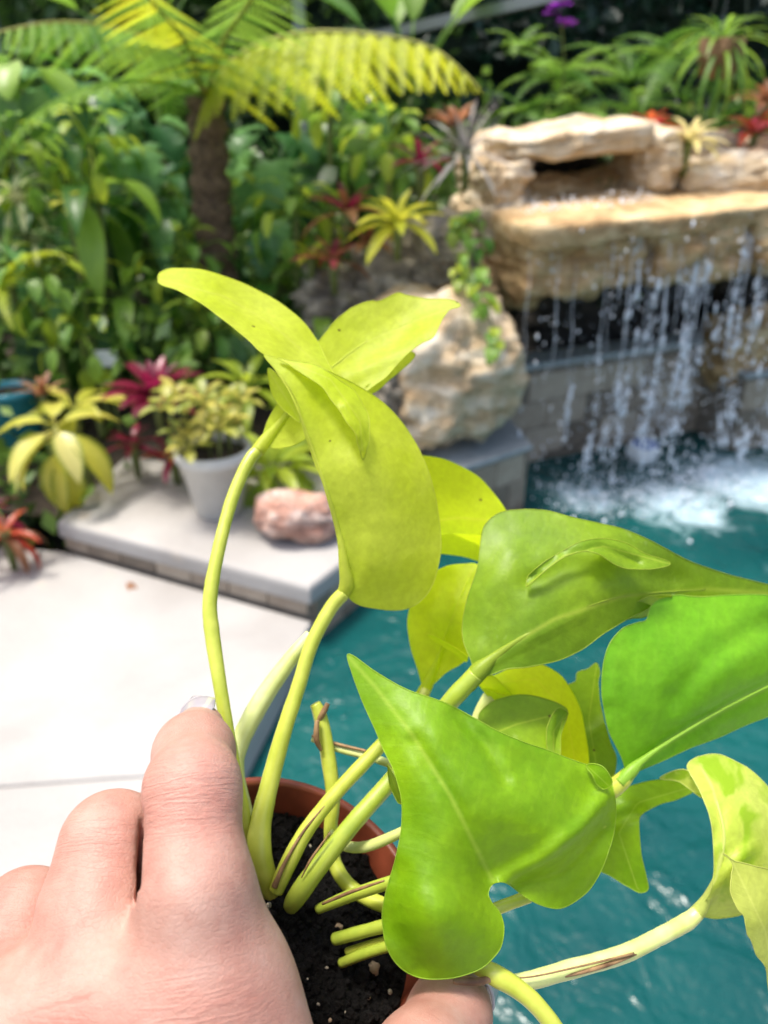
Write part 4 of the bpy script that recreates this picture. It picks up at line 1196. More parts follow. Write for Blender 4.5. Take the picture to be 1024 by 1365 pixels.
# soil: rough disc, crumbs, perlite
def soil_material():
    m, n, l, b, out = mat('potting_soil')
    co = obj_coord(n)
    a = noise_node(n, l, 700, 5, .7, co); c_ = noise_node(n, l, 160, 4, .6, co)
    r = ramp(n, l, a.outputs[0], [(.35, (.0015, .0012, .001)), (.62, (.005, .0036, .0025)), (.80, (.03, .02, .013))])
    l.new(r.outputs[0], b.inputs['Base Color']); b.inputs['Roughness'].default_value = .6
    b.inputs['Specular IOR Level'].default_value = .25
    bump(n, l, math_node(n, l, 'ADD', a.outputs[0], c_.outputs[0]), 1.0, .003, b)
    return m
M['soil'] = soil_material()
V = []; F = []
nr, ns = 40, 110
def soil_z(x, y): return -.0115 + .0028 * noise.noise((x * 90, y * 90, 0)) + .0022 * noise.noise((x * 300, y * 300, 3)) + .0014 * noise.noise((x * 800, y * 800, 6))
for i in range(nr):
    for k in range(ns):
        r_ = (PR - .0035) * (i / (nr - 1)); a = 2 * math.pi * k / ns
        x, y = r_ * math.cos(a), r_ * math.sin(a)
        V.append(POT_C + x * E1 + y * E2 + soil_z(x, y) * POT_A)
F = [(i * ns + k, i * ns + (k + 1) % ns, (i + 1) * ns + (k + 1) % ns, (i + 1) * ns + k) for i in range(nr - 1) for k in range(ns)]
soil = link('soil', mesh_from('soil', V, F), M['soil'], pp)
n = 2600
rr_ = np.sqrt(rng.random(n)) * (PR - .005); aa = rng.random(n) * 6.283
cs = np.array([POT_C + r_ * math.cos(a) * E1 + r_ * math.sin(a) * E2 + (soil_z(r_ * math.cos(a), r_ * math.sin(a)) + .0004) * POT_A for r_, a in zip(rr_, aa)])
V, F = blobs(cs, rng.gamma(2.2, .00028, n) + .0002, rng.uniform(.5, 1.3, n))
V = V + rng.normal(0, .00012, V.shape)
cb_ = link('crumb', mesh_from('crumbs', V, F, False), M['soil'], pp); cb_['kind'] = 'stuff'
M['perlite'] = plain('perlite', (.30, .24, .14), (.60, .56, .46), 300, .8, .5, .001)
M['pebble'] = plain('tan_pebble', (.34, .22, .12), (.56, .42, .28), 250, .8, .6, .001)
def soil_at(px, py):
    r_ = ray(px, py); n_ = POT_A; o_ = POT_C - .0105 * POT_A
    t = ((o_ - CAMPOS) @ n_) / (r_ @ n_); return CAMPOS + t * r_
pebs = [(498, 1292, 11, 'pebble'), (382, 1063, 8, 'pebble'), (358, 1207, 5, 'perlite'), (452, 1236, 6, 'pebble'), (480, 1305, 5, 'pebble'), (491, 1330, 4, 'perlite'),
        (343, 1172, 5, 'perlite'), (462, 1350, 3, 'perlite'), (520, 1322, 4, 'perlite'), (452, 1320, 3, 'pebble'), (405, 1285, 2.5, 'perlite'), (390, 1292, 2, 'perlite'), (386, 1275, 3, 'pebble'), (410, 1305, 2, 'perlite'),
        (436, 1290, 2.5, 'perlite'), (425, 1338, 3, 'perlite'), (470, 1268, 3, 'pebble'), (400, 1330, 2, 'perlite'), (440, 1360, 3, 'pebble'), (413, 1128, 3, 'perlite'), (395, 1145, 3, 'pebble'), (505, 1215, 3, 'perlite'), (478, 1150, 2.5, 'perlite'), (412, 1060, 3, 'perlite'), (480, 1375, 4, 'perlite')]
bms = []
for k in range(3):
    bm = bmesh.new(); bmesh.ops.create_icosphere(bm, subdivisions=2, radius=1)
    for v in bm.verts: v.co *= 1 + .35 * noise.noise(v.co * 1.6 + Vector((k * 5, 0, 0)))
    me = bpy.data.meshes.new('pebble'); bm.to_mesh(me); bm.free(); bms.append(me)
for k, (px, py, r_, m_) in enumerate(pebs):
    me = bms[k % 3].copy(); me.materials.append(M[m_]); me.polygons.foreach_set('use_smooth', [True] * len(me.polygons))
    o = link(m_, me, None, soil, False)
    p = soil_at(px, py); s = r_ * .2 / 1000
    off = Vector(POT_C)
    o.location = Vector(p) - off; o.parent = soil
    o.location = Vector(p)           # soil's own offset cancels the parent's, so local = world
    o.scale = (s, s * random.uniform(.8, 1.1), s * random.uniform(.7, 1)); o.rotation_euler = (random.random() * 6, random.random() * 6, 0)

# --- stems
M['stem'] = plain('lime_stem', (.36, .42, .035), (.50, .54, .08), 130, .38, .15, .0006, 3, coat=.15)
M['stem_pale'] = plain('pale_stem', (.46, .52, .14), (.62, .66, .30), 90, .4, .15, .0006, 3, coat=.15)
M['stem_grn'] = plain('green_petiole', (.24, .33, .03), (.36, .43, .05), 120, .38, .15, .0006, 3, coat=.2)
M['brown'] = plain('dry_sheath', (.10, .045, .018), (.34, .21, .09), 160, .6, .5, .001)
M['tanroot'] = plain('tan_root', (.20, .12, .04), (.36, .25, .10), 200, .6, .3, .0005)
def stem(path, mt, seg=14, name='stem', label=None, flat=1.0):
    p = cr([(a, b, c_, d) for (a, b, c_, d) in path], 9)
    W3 = [P(q[0], q[1], q[2] / 1000) for q in p]
    rad = [max(.0002, .9 * q[3] / 2 * q[2] / 1e6 * (1 + .05 * noise.noise((q[0] / 22, q[1] / 22, q[2])))) for q in p]
    o = link(name, mesh_from(name, *tube(W3, rad, seg, True, flat)), M[mt], pp)
    if label: o['label'] = label
    return o
stem([(346, 598, 242.5, 18), (330, 618, 240, 19), (308, 670, 236, 19), (290, 740, 230, 20), (280, 800, 226, 22), (283, 845, 224, 23), (292, 905, 221, 21), (302, 965, 219, 20), (314, 1030, 219, 19), (326, 1085, 220, 18), (334, 1130, 223, 17)], 'stem')
stem([(414, 845, 240, 15), (385, 882, 238, 24), (350, 932, 235, 29), (322, 985, 232, 29), (314, 1020, 230, 26), (322, 1060, 228, 22), (335, 1110, 226, 22)], 'stem_pale')
stem([(459, 790, 233.2, 21), (440, 812, 233, 21), (415, 860, 231, 21), (398, 915, 229, 22), (380, 970, 226, 24), (362, 1035, 223, 27), (348, 1095, 220, 32), (346, 1135, 218, 36), (356, 1172, 219, 30), (362, 1190, 221, 26)], 'stem')
stem([(420, 938, 232, 16), (427, 955, 232, 21), (436, 1000, 231, 22), (444, 1060, 229, 22), (441, 1105, 227, 21), (446, 1150, 224, 22), (470, 1185, 219, 22), (515, 1208, 212, 22), (560, 1220, 205, 20)], 'stem', label='cut stem with a dry brown tip')
stem([(424, 962, 231, 10), (431, 950, 230, 10), (437, 938, 230, 7)], 'brown', 8, 'sheath')
stem([(423, 960, 228, 7), (422, 985, 227, 9), (428, 1000, 228, 5)], 'brown', 8, 'sheath')
stem([(416, 985, 236, 8), (450, 998, 234, 10), (490, 1008, 231, 12), (530, 1022, 226, 12)], 'stem_pale')
stem([(416, 981, 235, 4), (450, 992, 233, 5), (488, 1001, 230, 4)], 'brown', 8, 'sheath')
stem([(520, 980, 225, 20), (500, 1002, 224, 21), (450, 1055, 221, 22), (410, 1105, 218, 23), (385, 1150, 216, 26), (368, 1188, 216, 22)], 'stem')
stem([(440, 1066, 218.6, 2), (405, 1108, 215.7, 4), (380, 1150, 213.4, 6), (366, 1182, 213.6, 10)], 'brown', 8, 'sheath')
stem([(545, 1010, 222, 24), (520, 1042, 220, 25), (472, 1096, 216, 27), (425, 1155, 213, 29), (398, 1192, 213, 30), (388, 1208, 216, 24)], 'stem_grn')
stem([(440, 1110, 211.6, 1.5), (415, 1145, 210, 4), (402, 1170, 209.9, 1.5)], 'brown', 8, 'sheath')
stem([(440, 1108, 224, 10), (456, 1126, 222, 15), (490, 1128, 218, 16), (545, 1105, 212, 15)], 'stem_pale')
stem([(424, 1212, 214, 14), (470, 1193, 209, 18), (545, 1168, 203, 18)], 'stem_grn')
stem([(430, 1205, 208.6, 4), (468, 1189, 205, 5), (512, 1174, 201, 3)], 'brown', 8, 'sheath')
stem([(446, 1252, 213, 18), (490, 1240, 208, 19), (560, 1222, 201, 19)], 'stem_grn')
stem([(462, 1268, 213, 10), (495, 1258, 209, 11), (560, 1240, 203, 11)], 'stem')
stem([(455, 1284, 213, 14), (490, 1270, 208, 16), (560, 1248, 201, 16)], 'stem_grn')
stem([(634, 899, 225.5, 27), (622, 912, 226, 28), (600, 936, 227, 27), (570, 975, 230, 25), (540, 1040, 232, 24)], 'stem_grn')
stem([(568, 919, 261.5, 15), (566, 924, 261, 17), (562, 935, 260, 17), (550, 960, 258, 16)], 'stem')
stem([(838, 1031, 232, 20), (828, 1042, 232, 25), (810, 1056, 233, 26), (760, 1090, 236, 22), (690, 1140, 240, 20)], 'stem')
stem([(620, 1230, 206, 18), (660, 1212, 207, 18), (705, 1195, 210, 18)], 'stem')
stem([(570, 1262, 208, 24), (620, 1280, 203, 24), (645, 1291, 198, 26), (660, 1300, 196, 30), (690, 1318, 195, 28), (720, 1345, 194, 27), (760, 1400, 193, 26), (790, 1460, 193, 25)], 'stem')
stem([(655, 1300, 199, 20), (690, 1310, 200, 24), (760, 1292, 206, 26), (830, 1272, 212, 25), (880, 1248, 217, 24), (915, 1229, 222, 24), (930, 1217, 222.8, 20)], 'stem_pale')
stem([(662, 1297, 196.8, 3), (700, 1303, 197.5, 2.5), (770, 1289, 203, 3), (845, 1271, 210, 4)], 'brown', 8, 'sheath', 'long brown dried leaf sheath on the trailing stem')
stem([(735, 1306, 202.5, 2), (780, 1295, 204, 6), (815, 1284, 207.5, 7), (848, 1272, 211, 3)], 'brown', 8, 'sheath')
stem([(604, 1307, 193, 8), (612, 1308, 193, 10), (640, 1308, 194, 11), (662, 1302, 195, 9)], 'brown', 10, 'root', 'short brown aerial root stub')
stem([(668, 905, 252, 8), (655, 925, 252, 20), (640, 950, 252, 18), (628, 985, 252, 16)], 'stem_pale')

# --- leaves (outline in photo pixels, depth in millimetres)
# L1: upright lime leaf seen from below, with its tip half folded open to the left
lf = Leaf()
lf.sheet([(462, 790), (456, 752), (449, 710), (434, 655), (418, 612), (404, 570), (396, 535), (378, 505), (352, 474), (372, 478), (410, 486), (450, 500), (490, 522), (525, 550), (555, 592), (575, 640), (586, 695), (587, 735), (580, 772), (562, 800), (535, 813), (500, 811), (476, 805)],
         [(462, 790, 233), (450, 710, 231), (418, 612, 229), (378, 505, 230), (352, 474, 233), (410, 486, 233), (490, 525, 240), (555, 592, 246), (586, 700, 247), (575, 785, 243), (510, 811, 238), (500, 720, 229), (480, 620, 226), (520, 760, 232), (540, 660, 235), (430, 530, 230)],
         [(463, 786), (452, 715), (434, 655), (410, 585), (385, 525), (352, 474)], [([(470, 770), (480, 700), (460, 610), (420, 530)], .6, 10)], seed=1)
lf.sheet([(211, 374), (214, 363), (235, 357), (262, 359), (300, 368), (340, 385), (375, 405), (405, 430), (425, 458), (438, 485), (448, 508), (420, 494), (385, 482), (352, 472), (330, 452), (300, 428), (270, 406), (240, 388), (218, 381)],
         [(211, 374, 252), (262, 359, 257), (340, 385, 262), (405, 430, 260), (448, 508, 246), (352, 472, 233), (300, 428, 239), (240, 388, 247), (330, 415, 252), (400, 465, 250)],
         [(212, 372), (300, 395), (360, 430), (448, 506)], [([(300, 388), (340, 410), (370, 435), (400, 470)], 1.8, 9)], seed=2)
lf.sheet([(372, 477), (410, 484), (445, 500), (470, 520), (488, 548), (494, 578), (489, 600), (484, 612), (478, 596), (472, 575), (455, 550), (436, 525), (415, 505), (390, 490)],
         [(372, 477, 231), (445, 500, 229), (488, 548, 229), (484, 612, 226), (455, 550, 223), (415, 505, 227), (472, 570, 222)],
         [(372, 477), (440, 505), (480, 560), (484, 612)], [([(460, 540), (478, 570), (484, 600)], -2.5, 5)], seed=3, step=5, ripple=3)
lf.sheet([(357, 492), (368, 498), (384, 515), (397, 540), (401, 562), (390, 556), (374, 542), (362, 522)],
         [(357, 492, 237), (384, 515, 233), (401, 562, 232), (374, 542, 240)], [(357, 492), (401, 562)], seed=5, step=5)
lf.rib([(455, 797, 17), (462, 778, 20), (459, 755, 15), (453, 715, 9), (436, 655, 6), (412, 585, 4.5), (388, 525, 3.5), (358, 480, 2)])
lf.build(M['leaf_up'], pp, 'pale lime leaf seen from below with a long tip folded to the left')
# L2: leaf crossing behind it
lf = Leaf()
lf.sheet([(350, 592), (353, 572), (365, 545), (385, 510), (410, 475), (432, 445), (455, 420), (478, 406), (497, 401), (503, 402), (528, 391), (545, 394), (575, 399), (605, 400), (613, 408), (598, 414), (588, 430), (576, 450), (558, 460), (535, 480), (512, 505), (488, 522), (450, 545), (420, 575), (395, 592), (370, 597)],
         [(350, 592, 243), (410, 475, 256), (497, 401, 268), (613, 408, 264), (576, 450, 258), (512, 505, 255), (420, 575, 248), (470, 470, 262), (540, 430, 268), (380, 565, 247)],
         [(352, 590), (420, 510), (490, 455), (560, 425), (612, 407)], [([(470, 500), (530, 470), (580, 435)], -1.5, 10)], seed=6, ripple=1.8)
lf.sheet([(488, 515), (500, 510), (520, 492), (545, 470), (553, 474), (540, 490), (520, 505), (505, 520), (488, 526)], [(488, 515, 255), (545, 470, 258), (540, 490, 262), (505, 520, 259)], [(488, 520), (548, 474)], seed=7, step=5)
lf.rib([(343, 602, 19), (355, 586, 18), (375, 562, 10), (420, 510, 5), (490, 455, 3), (560, 425, 2)])
lf.build(M['leaf_up'], pp, 'pale lime leaf pointing right behind the folded leaf')
# L3, L4: back-lit yellow leaves
lf = Leaf()
lf.sheet([(545, 640), (552, 612), (570, 608), (600, 615), (635, 634), (660, 660), (678, 688), (676, 706), (640, 714), (600, 712), (560, 712), (540, 690)],
         [(552, 612, 285), (600, 615, 290), (678, 690, 282), (600, 712, 272), (545, 680, 274), (610, 665, 284)], [(545, 700), (610, 690), (676, 695)], seed=8)
lf.sheet([(560, 712), (600, 711), (640, 713), (660, 722), (648, 748), (615, 741), (585, 738), (560, 735)], [(560, 712, 272), (640, 713, 272), (648, 748, 281), (585, 738, 280)], [(560, 712), (650, 716)], seed=9)
lf.build(M['leaf_yel'], pp, 'glowing yellow leaf half hidden behind the lime leaf')
lf = Leaf()
lf.sheet([(640, 756), (618, 752), (595, 755), (572, 768), (553, 792), (544, 825), (547, 860), (557, 892), (566, 918), (582, 908), (600, 893), (620, 880), (640, 850), (655, 800)],
         [(640, 756, 268), (595, 755, 270), (544, 825, 270), (566, 918, 262), (620, 880, 260), (655, 800, 262), (595, 820, 262)], [(568, 916), (590, 860), (612, 800), (630, 756)], [([(580, 880), (575, 820), (590, 775)], 2, 14)], seed=10)
lf.sheet([(568, 846), (585, 850), (605, 862), (622, 874), (620, 882), (600, 868), (580, 856)], [(568, 846, 259), (605, 862, 256), (620, 882, 257), (580, 856, 259)], [(568, 846), (622, 878)], seed=11, step=4)
lf.rib([(562, 928, 18), (572, 908, 15), (586, 872, 6), (600, 830, 3), (625, 770, 2)])
lf.build(M['leaf_yel'], pp, 'small glowing yellow leaf below the lime leaf')
# L5: olive leaf with a rolled lip and a long tip to the right
lf = Leaf()
lf.sheet([(634, 905), (628, 880), (618, 855), (617, 828), (624, 795), (637, 755), (641, 720), (648, 698), (668, 683), (695, 679), (725, 680), (765, 690), (810, 700), (850, 712), (885, 730), (920, 748), (965, 764), (1010, 776), (1060, 788), (1060, 800), (1000, 797), (940, 795), (885, 795), (862, 812), (835, 826), (805, 845), (775, 866), (745, 880), (705, 889), (672, 893), (652, 900)],
         [(636, 900, 226), (617, 828, 234), (645, 702, 240), (700, 679, 242), (800, 697, 240), (890, 733, 246), (1050, 792, 266), (885, 795, 246), (775, 866, 228), (672, 893, 225), (690, 770, 229), (760, 800, 227), (820, 770, 231), (700, 840, 224), (740, 715, 236)],
         [(636, 900), (680, 860), (740, 825), (830, 795), (940, 785), (1050, 793)], [([(660, 880), (720, 845), (780, 815)], -.8, 6), ([(640, 870), (645, 800), (680, 740)], -1.5, 18), ([(705, 775), (760, 755), (830, 765), (900, 770)], 1.5, 14)], seed=12, usc=150)
lf.sheet([(702, 782), (704, 768), (722, 752), (745, 737), (775, 722), (805, 718), (835, 724), (860, 738), (893, 750), (880, 757), (855, 759), (830, 757), (812, 748), (797, 738), (778, 735), (752, 743), (728, 760), (712, 774)],
         [(702, 782, 225), (745, 737, 227), (805, 718, 230), (893, 750, 233), (830, 757, 226), (797, 738, 224), (752, 743, 222), (720, 765, 222)],
         [(702, 780), (752, 740), (805, 728), (890, 751)], [([(710, 770), (750, 740), (800, 729), (850, 750)], 2.5, 5)], seed=13, step=5, ripple=.8)
lf.sheet([(828, 826), (840, 808), (862, 796), (895, 794), (880, 806), (862, 822), (845, 824)], [(828, 826, 240), (862, 796, 238), (895, 794, 240), (862, 822, 246)], [(828, 826), (895, 795)], seed=14, step=5)
lf.rib([(622, 915, 22), (640, 893, 25), (662, 874, 14), (705, 845, 6), (760, 818, 4), (830, 795, 3), (940, 786, 2)])
lf.build(M['leaf_olv'], pp, 'olive green leaf with a rolled lip and long tip')
# L6: broad bright leaf on the right
lf = Leaf()
lf.sheet([(838, 1030), (828, 1008), (812, 975), (804, 935), (803, 895), (812, 860), (830, 838), (850, 830), (862, 826), (868, 808), (886, 797), (908, 793), (938, 796), (970, 793), (1010, 793), (1060, 800), (1110, 840), (1120, 900), (1070, 935), (1024, 955), (980, 973), (940, 990), (900, 1006), (870, 1020)],
         [(838, 1030, 232), (804, 930, 228), (812, 860, 230), (870, 808, 238), (940, 800, 243), (1060, 802, 250), (1115, 890, 256), (1024, 955, 249), (940, 990, 241), (880, 930, 230), (960, 890, 234), (1020, 900, 243), (930, 850, 236)],
         [(842, 1026), (890, 990), (960, 948), (1030, 912), (1115, 885)], [([(850, 1020), (890, 990), (960, 948), (1030, 912)], 1.6, 9), ([(900, 930), (940, 880), (1000, 840), (1060, 825)], 2.2, 18), ([(822, 880), (815, 930)], -1, 12)], seed=15, usc=190)
lf.rib([(826, 1044, 18), (842, 1027, 18), (856, 1014, 10), (890, 990, 5), (960, 948, 3.5), (1030, 912, 2.5)], -.3)
lf.build(M['leaf_vivid'], pp, 'broad bright green heart shaped leaf with clear midrib')
# L11: narrow torn olive leaf, L10: yellow crescent, L9: round olive leaf with curl
lf = Leaf()
lf.sheet([(755, 918), (768, 908), (770, 896), (783, 892), (795, 884), (799, 895), (798, 915), (802, 945), (812, 985), (822, 1010), (815, 1045), (795, 1060), (775, 1030), (765, 980)],
         [(755, 918, 272), (795, 884, 276), (802, 945, 270), (822, 1010, 262), (795, 1060, 258), (765, 980, 264)], [(795, 890), (785, 960), (800, 1050)], [([(790, 980), (812, 960)], -1.5, 8)], seed=16, ripple=2)
lf.build(M['leaf_olv'], pp, 'narrow torn olive leaf behind the yellow crescent leaf')
lf = Leaf()
lf.sheet([(640, 912), (665, 898), (690, 888), (720, 885), (745, 899), (762, 920), (774, 948), (781, 980), (785, 1020), (770, 1024), (745, 1015), (735, 980), (728, 950), (700, 930), (665, 925)],
         [(640, 912, 250), (720, 885, 258), (774, 948, 256), (785, 1020, 248), (745, 1015, 246), (728, 950, 246), (690, 905, 250)], [(640, 912), (715, 905), (755, 950), (768, 1022)], seed=17)
lf.sheet([(637, 908), (655, 900), (672, 915), (685, 932), (668, 935), (655, 930), (648, 925)], [(637, 908, 247), (672, 915, 246), (668, 935, 249), (648, 925, 250)], [(640, 905), (680, 934)], seed=18, step=5)
lf.build(M['leaf_yel'], pp, 'glowing yellow crescent leaf arching behind the round leaf')
lf = Leaf()
lf.sheet([(638, 955), (650, 940), (672, 930), (700, 926), (728, 932), (748, 940), (757, 950), (748, 980), (745, 1010), (720, 1015), (680, 1000), (645, 980)],
         [(638, 955, 236), (700, 926, 244), (757, 950, 240), (745, 1010, 226), (680, 1000, 224), (690, 960, 235)], [(640, 985), (690, 965), (752, 950)], seed=19)
lf.sheet([(757, 950), (745, 944), (735, 955), (729, 972), (729, 990), (732, 1005), (746, 1012), (747, 985), (748, 965), (754, 956)],
         [(757, 950, 239), (735, 955, 233), (729, 990, 229), (746, 1012, 229), (748, 970, 236)], [(755, 950), (738, 975), (738, 1008)], [([(740, 955), (736, 985), (740, 1008)], -2, 7)], seed=20, step=4)
lf.build(M['leaf_olv'], pp, 'round olive leaf with one curled edge')
# L12: darker leaf hanging under the broad leaf
lf = Leaf()
lf.sheet([(800, 1085), (806, 1068), (830, 1052), (862, 1042), (895, 1038), (918, 1040), (928, 1052), (905, 1065), (880, 1072), (855, 1086), (852, 1105), (855, 1140), (862, 1170), (864, 1184), (855, 1190), (838, 1183), (815, 1168), (795, 1158), (780, 1140), (785, 1110)],
         [(800, 1085, 244), (862, 1042, 250), (928, 1052, 248), (855, 1086, 240), (862, 1175, 238), (800, 1160, 246), (825, 1110, 240), (840, 1065, 242)], [(925, 1048), (850, 1070), (825, 1110), (850, 1185)], [([(800, 1100), (835, 1088), (860, 1080)], 2.0, 7)], seed=21)
lf.build(M['leaf_grn'], pp, 'dark green leaf hanging below the broad leaf')
# L13: variegated leaf, L14: pale leaf at the frame edge
lf = Leaf()
lf.sheet([(928, 1218), (938, 1205), (947, 1188), (952, 1160), (951, 1125), (948, 1095), (940, 1070), (928, 1045), (916, 1022), (928, 1010), (950, 1005), (975, 1012), (1000, 1026), (1024, 1050), (1045, 1090), (1050, 1150), (1030, 1190), (1000, 1214), (975, 1222), (950, 1224)],
         [(928, 1218, 223), (952, 1150, 218), (940, 1070, 224), (916, 1022, 233), (975, 1012, 236), (1040, 1080, 232), (1040, 1170, 226), (965, 1222, 226), (985, 1100, 221), (990, 1180, 217)],
         [(930, 1216), (955, 1170), (965, 1110), (950, 1050), (930, 1012)], [([(945, 1195), (970, 1160), (1000, 1130)], -2.0, 8), ([(960, 1080), (955, 1120)], 1.2, 8)], seed=22, usc=95)
lf.sheet([(880, 1038), (892, 1030), (915, 1026), (928, 1040), (938, 1062), (930, 1060), (905, 1042)], [(880, 1038, 241), (915, 1026, 237), (938, 1062, 229), (905, 1042, 241)], [(880, 1038), (935, 1058)], seed=23, step=5)
lf.rib([(912, 1232, 18), (930, 1216, 19), (945, 1193, 12), (958, 1160, 7), (965, 1110, 5), (950, 1050, 3)])
lf.build(M['leaf_var'], pp, 'cream and green variegated leaf on the trailing stem')
lf = Leaf()
lf.sheet([(964, 1138), (980, 1148), (1005, 1154), (1040, 1165), (1075, 1200), (1080, 1260), (1060, 1320), (1030, 1330), (1024, 1312), (1020, 1288), (1008, 1272), (1001, 1252), (995, 1240), (992, 1222), (982, 1210), (975, 1190), (974, 1168), (978, 1152)],
         [(964, 1138, 206), (1005, 1154, 208), (1075, 1200, 214), (1060, 1320, 212), (1020, 1288, 205), (975, 1190, 203), (1020, 1210, 204)], [(1035, 1325), (1020, 1240), (975, 1145)], seed=24, ripple=2.2)
lf.build(M['leaf_pale'], pp, 'pale lime leaf with nibbled edge beside the variegated leaf')
# L7: big front leaf with two lobes
lf = Leaf()
lf.sheet([(463, 874), (474, 876), (500, 895), (540, 918), (580, 932), (605, 942), (640, 962), (680, 982), (720, 996), (755, 1010), (785, 1020), (803, 1022), (815, 1042), (821, 1075), (818, 1110), (806, 1150), (788, 1183), (765, 1203), (742, 1211), (715, 1204), (690, 1188), (672, 1176), (658, 1178), (651, 1190), (655, 1202), (667, 1218), (672, 1240), (666, 1265), (650, 1285), (625, 1298), (590, 1305), (555, 1302), (530, 1286), (514, 1258), (510, 1222), (514, 1190), (526, 1150), (535, 1105), (535, 1065), (526, 1030), (508, 992), (490, 950), (473, 908)],
         [(463, 874, 212), (540, 918, 207), (640, 962, 206), (755, 1010, 211), (815, 1050, 212), (815, 1120, 210), (742, 1211, 203), (672, 1176, 200), (655, 1195, 196), (670, 1240, 193), (590, 1305, 190), (512, 1230, 190), (535, 1100, 195), (505, 985, 204), (590, 1020, 195), (600, 1120, 190), (700, 1070, 196), (590, 1220, 183), (740, 1110, 197), (550, 980, 199)],
         [(660, 1180), (630, 1120), (600, 1060), (550, 980), (500, 915), (465, 876)],
         [([(655, 1180), (625, 1115), (600, 1060), (555, 990)], 1.7, 11), ([(668, 1178), (720, 1150), (775, 1105), (810, 1060)], -3.6, 13), ([(690, 1178), (745, 1165), (800, 1110)], 2.8, 15), ([(610, 950), (645, 990), (672, 1040)], 2.0, 9), ([(640, 965), (720, 1000), (790, 1030)], -1.2, 12), ([(560, 1290), (520, 1230), (530, 1160)], 1.5, 16)], seed=25, usc=150)
lf.sheet([(782, 1020), (800, 1020), (812, 1032), (816, 1045), (806, 1052), (796, 1046), (790, 1034)], [(782, 1020, 209), (812, 1032, 205), (806, 1052, 207), (790, 1034, 207)], [(782, 1020), (812, 1048)], seed=26, step=4)
lf.build(M['leaf_grn'], pp, 'large glossy green leaf with two rounded lobes and pointed tip')
lf = Leaf()
lf.sheet([(517, 1020), (526, 1034), (536, 1055), (536, 1072), (528, 1066), (520, 1045)], [(517, 1020, 210), (536, 1055, 204), (528, 1066, 212)], [(517, 1020), (534, 1070)], seed=27, step=4)
lf.build(M['leaf_olv'], pp, 'small sliver of leaf under the big front leaf')

# ================================================================= FOREGROUND: HAND
def cam3(px, py, mm):           # camera space: right, up, depth
    d = mm / 1000
    return np.array([(px - 512) / 1000 * d, (682.5 - py) / 1000 * d, d])
def to_world(v):
    v = np.asarray(v); return CAMPOS + v[..., 0:1] * RT + v[..., 1:2] * UP + v[..., 2:3] * FW
chains = {          # joints: px, py, depth mm, radius mm
    'index': [(270, 1340, 151, 12.8), (260, 1190, 155, 11.2), (257, 1050, 165, 9.6), (259, 1004, 181, 8.8), (266, 973, 200, 6.7)],
    'middle': [(128, 1352, 152, 13.6), (135, 1212, 165, 12.3), (150, 1124, 173, 10.7), (182, 1112, 192, 8.8), (225, 1122, 206, 7.4)],
    'ring': [(-34, 1400, 153, 13.0), (14, 1300, 168, 12.2), (36, 1227, 176, 10.7), (78, 1215, 188, 8.0), (135, 1215, 206, 7.0)],
    'little': [(-175, 1470, 152, 11.0), (-110, 1390, 158, 9.2), (-68, 1345, 164, 8.2), (-20, 1330, 184, 7.0), (40, 1310, 200, 6.2)],
    'thumb': [(330, 1720, 140, 15.0), (470, 1560, 158, 12.5), (560, 1425, 180, 11.6), (600, 1352, 200, 10.2), (610, 1328, 211, 8.6)],
}
CH = {k: [(cam3(a, b, c_), r_ / 1000) for a, b, c_, r_ in v] for k, v in chains.items()}
WR = np.array([-.052, -.190, .128])
EL = np.array([-.085, -.345, .075])
h = .00095
lo = np.array([-.135, -.345, .055]); hi = np.array([.050, -.035, .235])
dims = np.ceil((hi - lo) / h).astype(int)
gx_, gy_, gz_ = [np.arange(d, dtype=np.float32) * h + l0 for d, l0 in zip(dims, lo)]
GX, GY, GZ = np.meshgrid(gx_, gy_, gz_, indexing='ij')
def cone_sd(a, b, r1, r2):
    ba = (b - a).astype(np.float32); L2 = float(ba @ ba)
    X = GX - np.float32(a[0]); Y = GY - np.float32(a[1]); Z = GZ - np.float32(a[2])
    t = np.clip((X * ba[0] + Y * ba[1] + Z * ba[2]) / np.float32(L2), 0, 1)
    return np.sqrt((X - t * ba[0]) ** 2 + (Y - t * ba[1]) ** 2 + (Z - t * ba[2]) ** 2) - (np.float32(r1) + t * np.float32(r2 - r1))
def smin(a, b, k):
    q = np.maximum(k - np.abs(a - b), 0) / k
    return np.minimum(a, b) - q * q * np.float32(k * .25)
body = None
def padd(d, k):
    global body
    body = d if body is None else smin(body, d, np.float32(k))
off_in = np.array([.012, -.004, .010])
for i, (k, rw) in enumerate((('index', .0155), ('middle', .0165), ('ring', .0155), ('little', .014))):
    m_, r_ = CH[k][0]
    wr = WR + np.array([.016 - .011 * i, 0, .004 * (i == 3)])
    padd(cone_sd(wr, m_ + np.array([0, 0, .004]), rw, r_ * 1.0), .014)
pm_ = (CH['index'][0][0] + CH['middle'][0][0]) / 2
padd(cone_sd(CH['index'][0][0] + [0, 0, .006], CH['little'][0][0] + [0, 0, .006], .012, .010), .012)
padd(cone_sd(WR, EL, .024, .034), .02)
padd(cone_sd(WR + np.array([.012, 0, .004]), CH['thumb'][0][0], .017, .0165), .016)
padd(cone_sd(CH['thumb'][0][0], CH['index'][0][0] + np.array([.002, -.012, .010]), .011, .009), .016)
for (px_, py_, mm_, r_, a_, b_) in ((192, 1322, 156, .0125, 'index', 'middle'), (44, 1392, 157, .0118, 'middle', 'ring'), (-95, 1420, 160, .009, 'ring', 'little')):
    w_p = cam3(px_, py_, mm_)
    padd(cone_sd((CH[a_][0][0] + CH[b_][0][0]) / 2 + np.array([0, 0, -.001]), w_p, .0138, r_), .010)
padd(cone_sd(cam3(280, 1205, 157), cam3(345, 1440, 152), .0085, .0130), .010)
hand_f = None
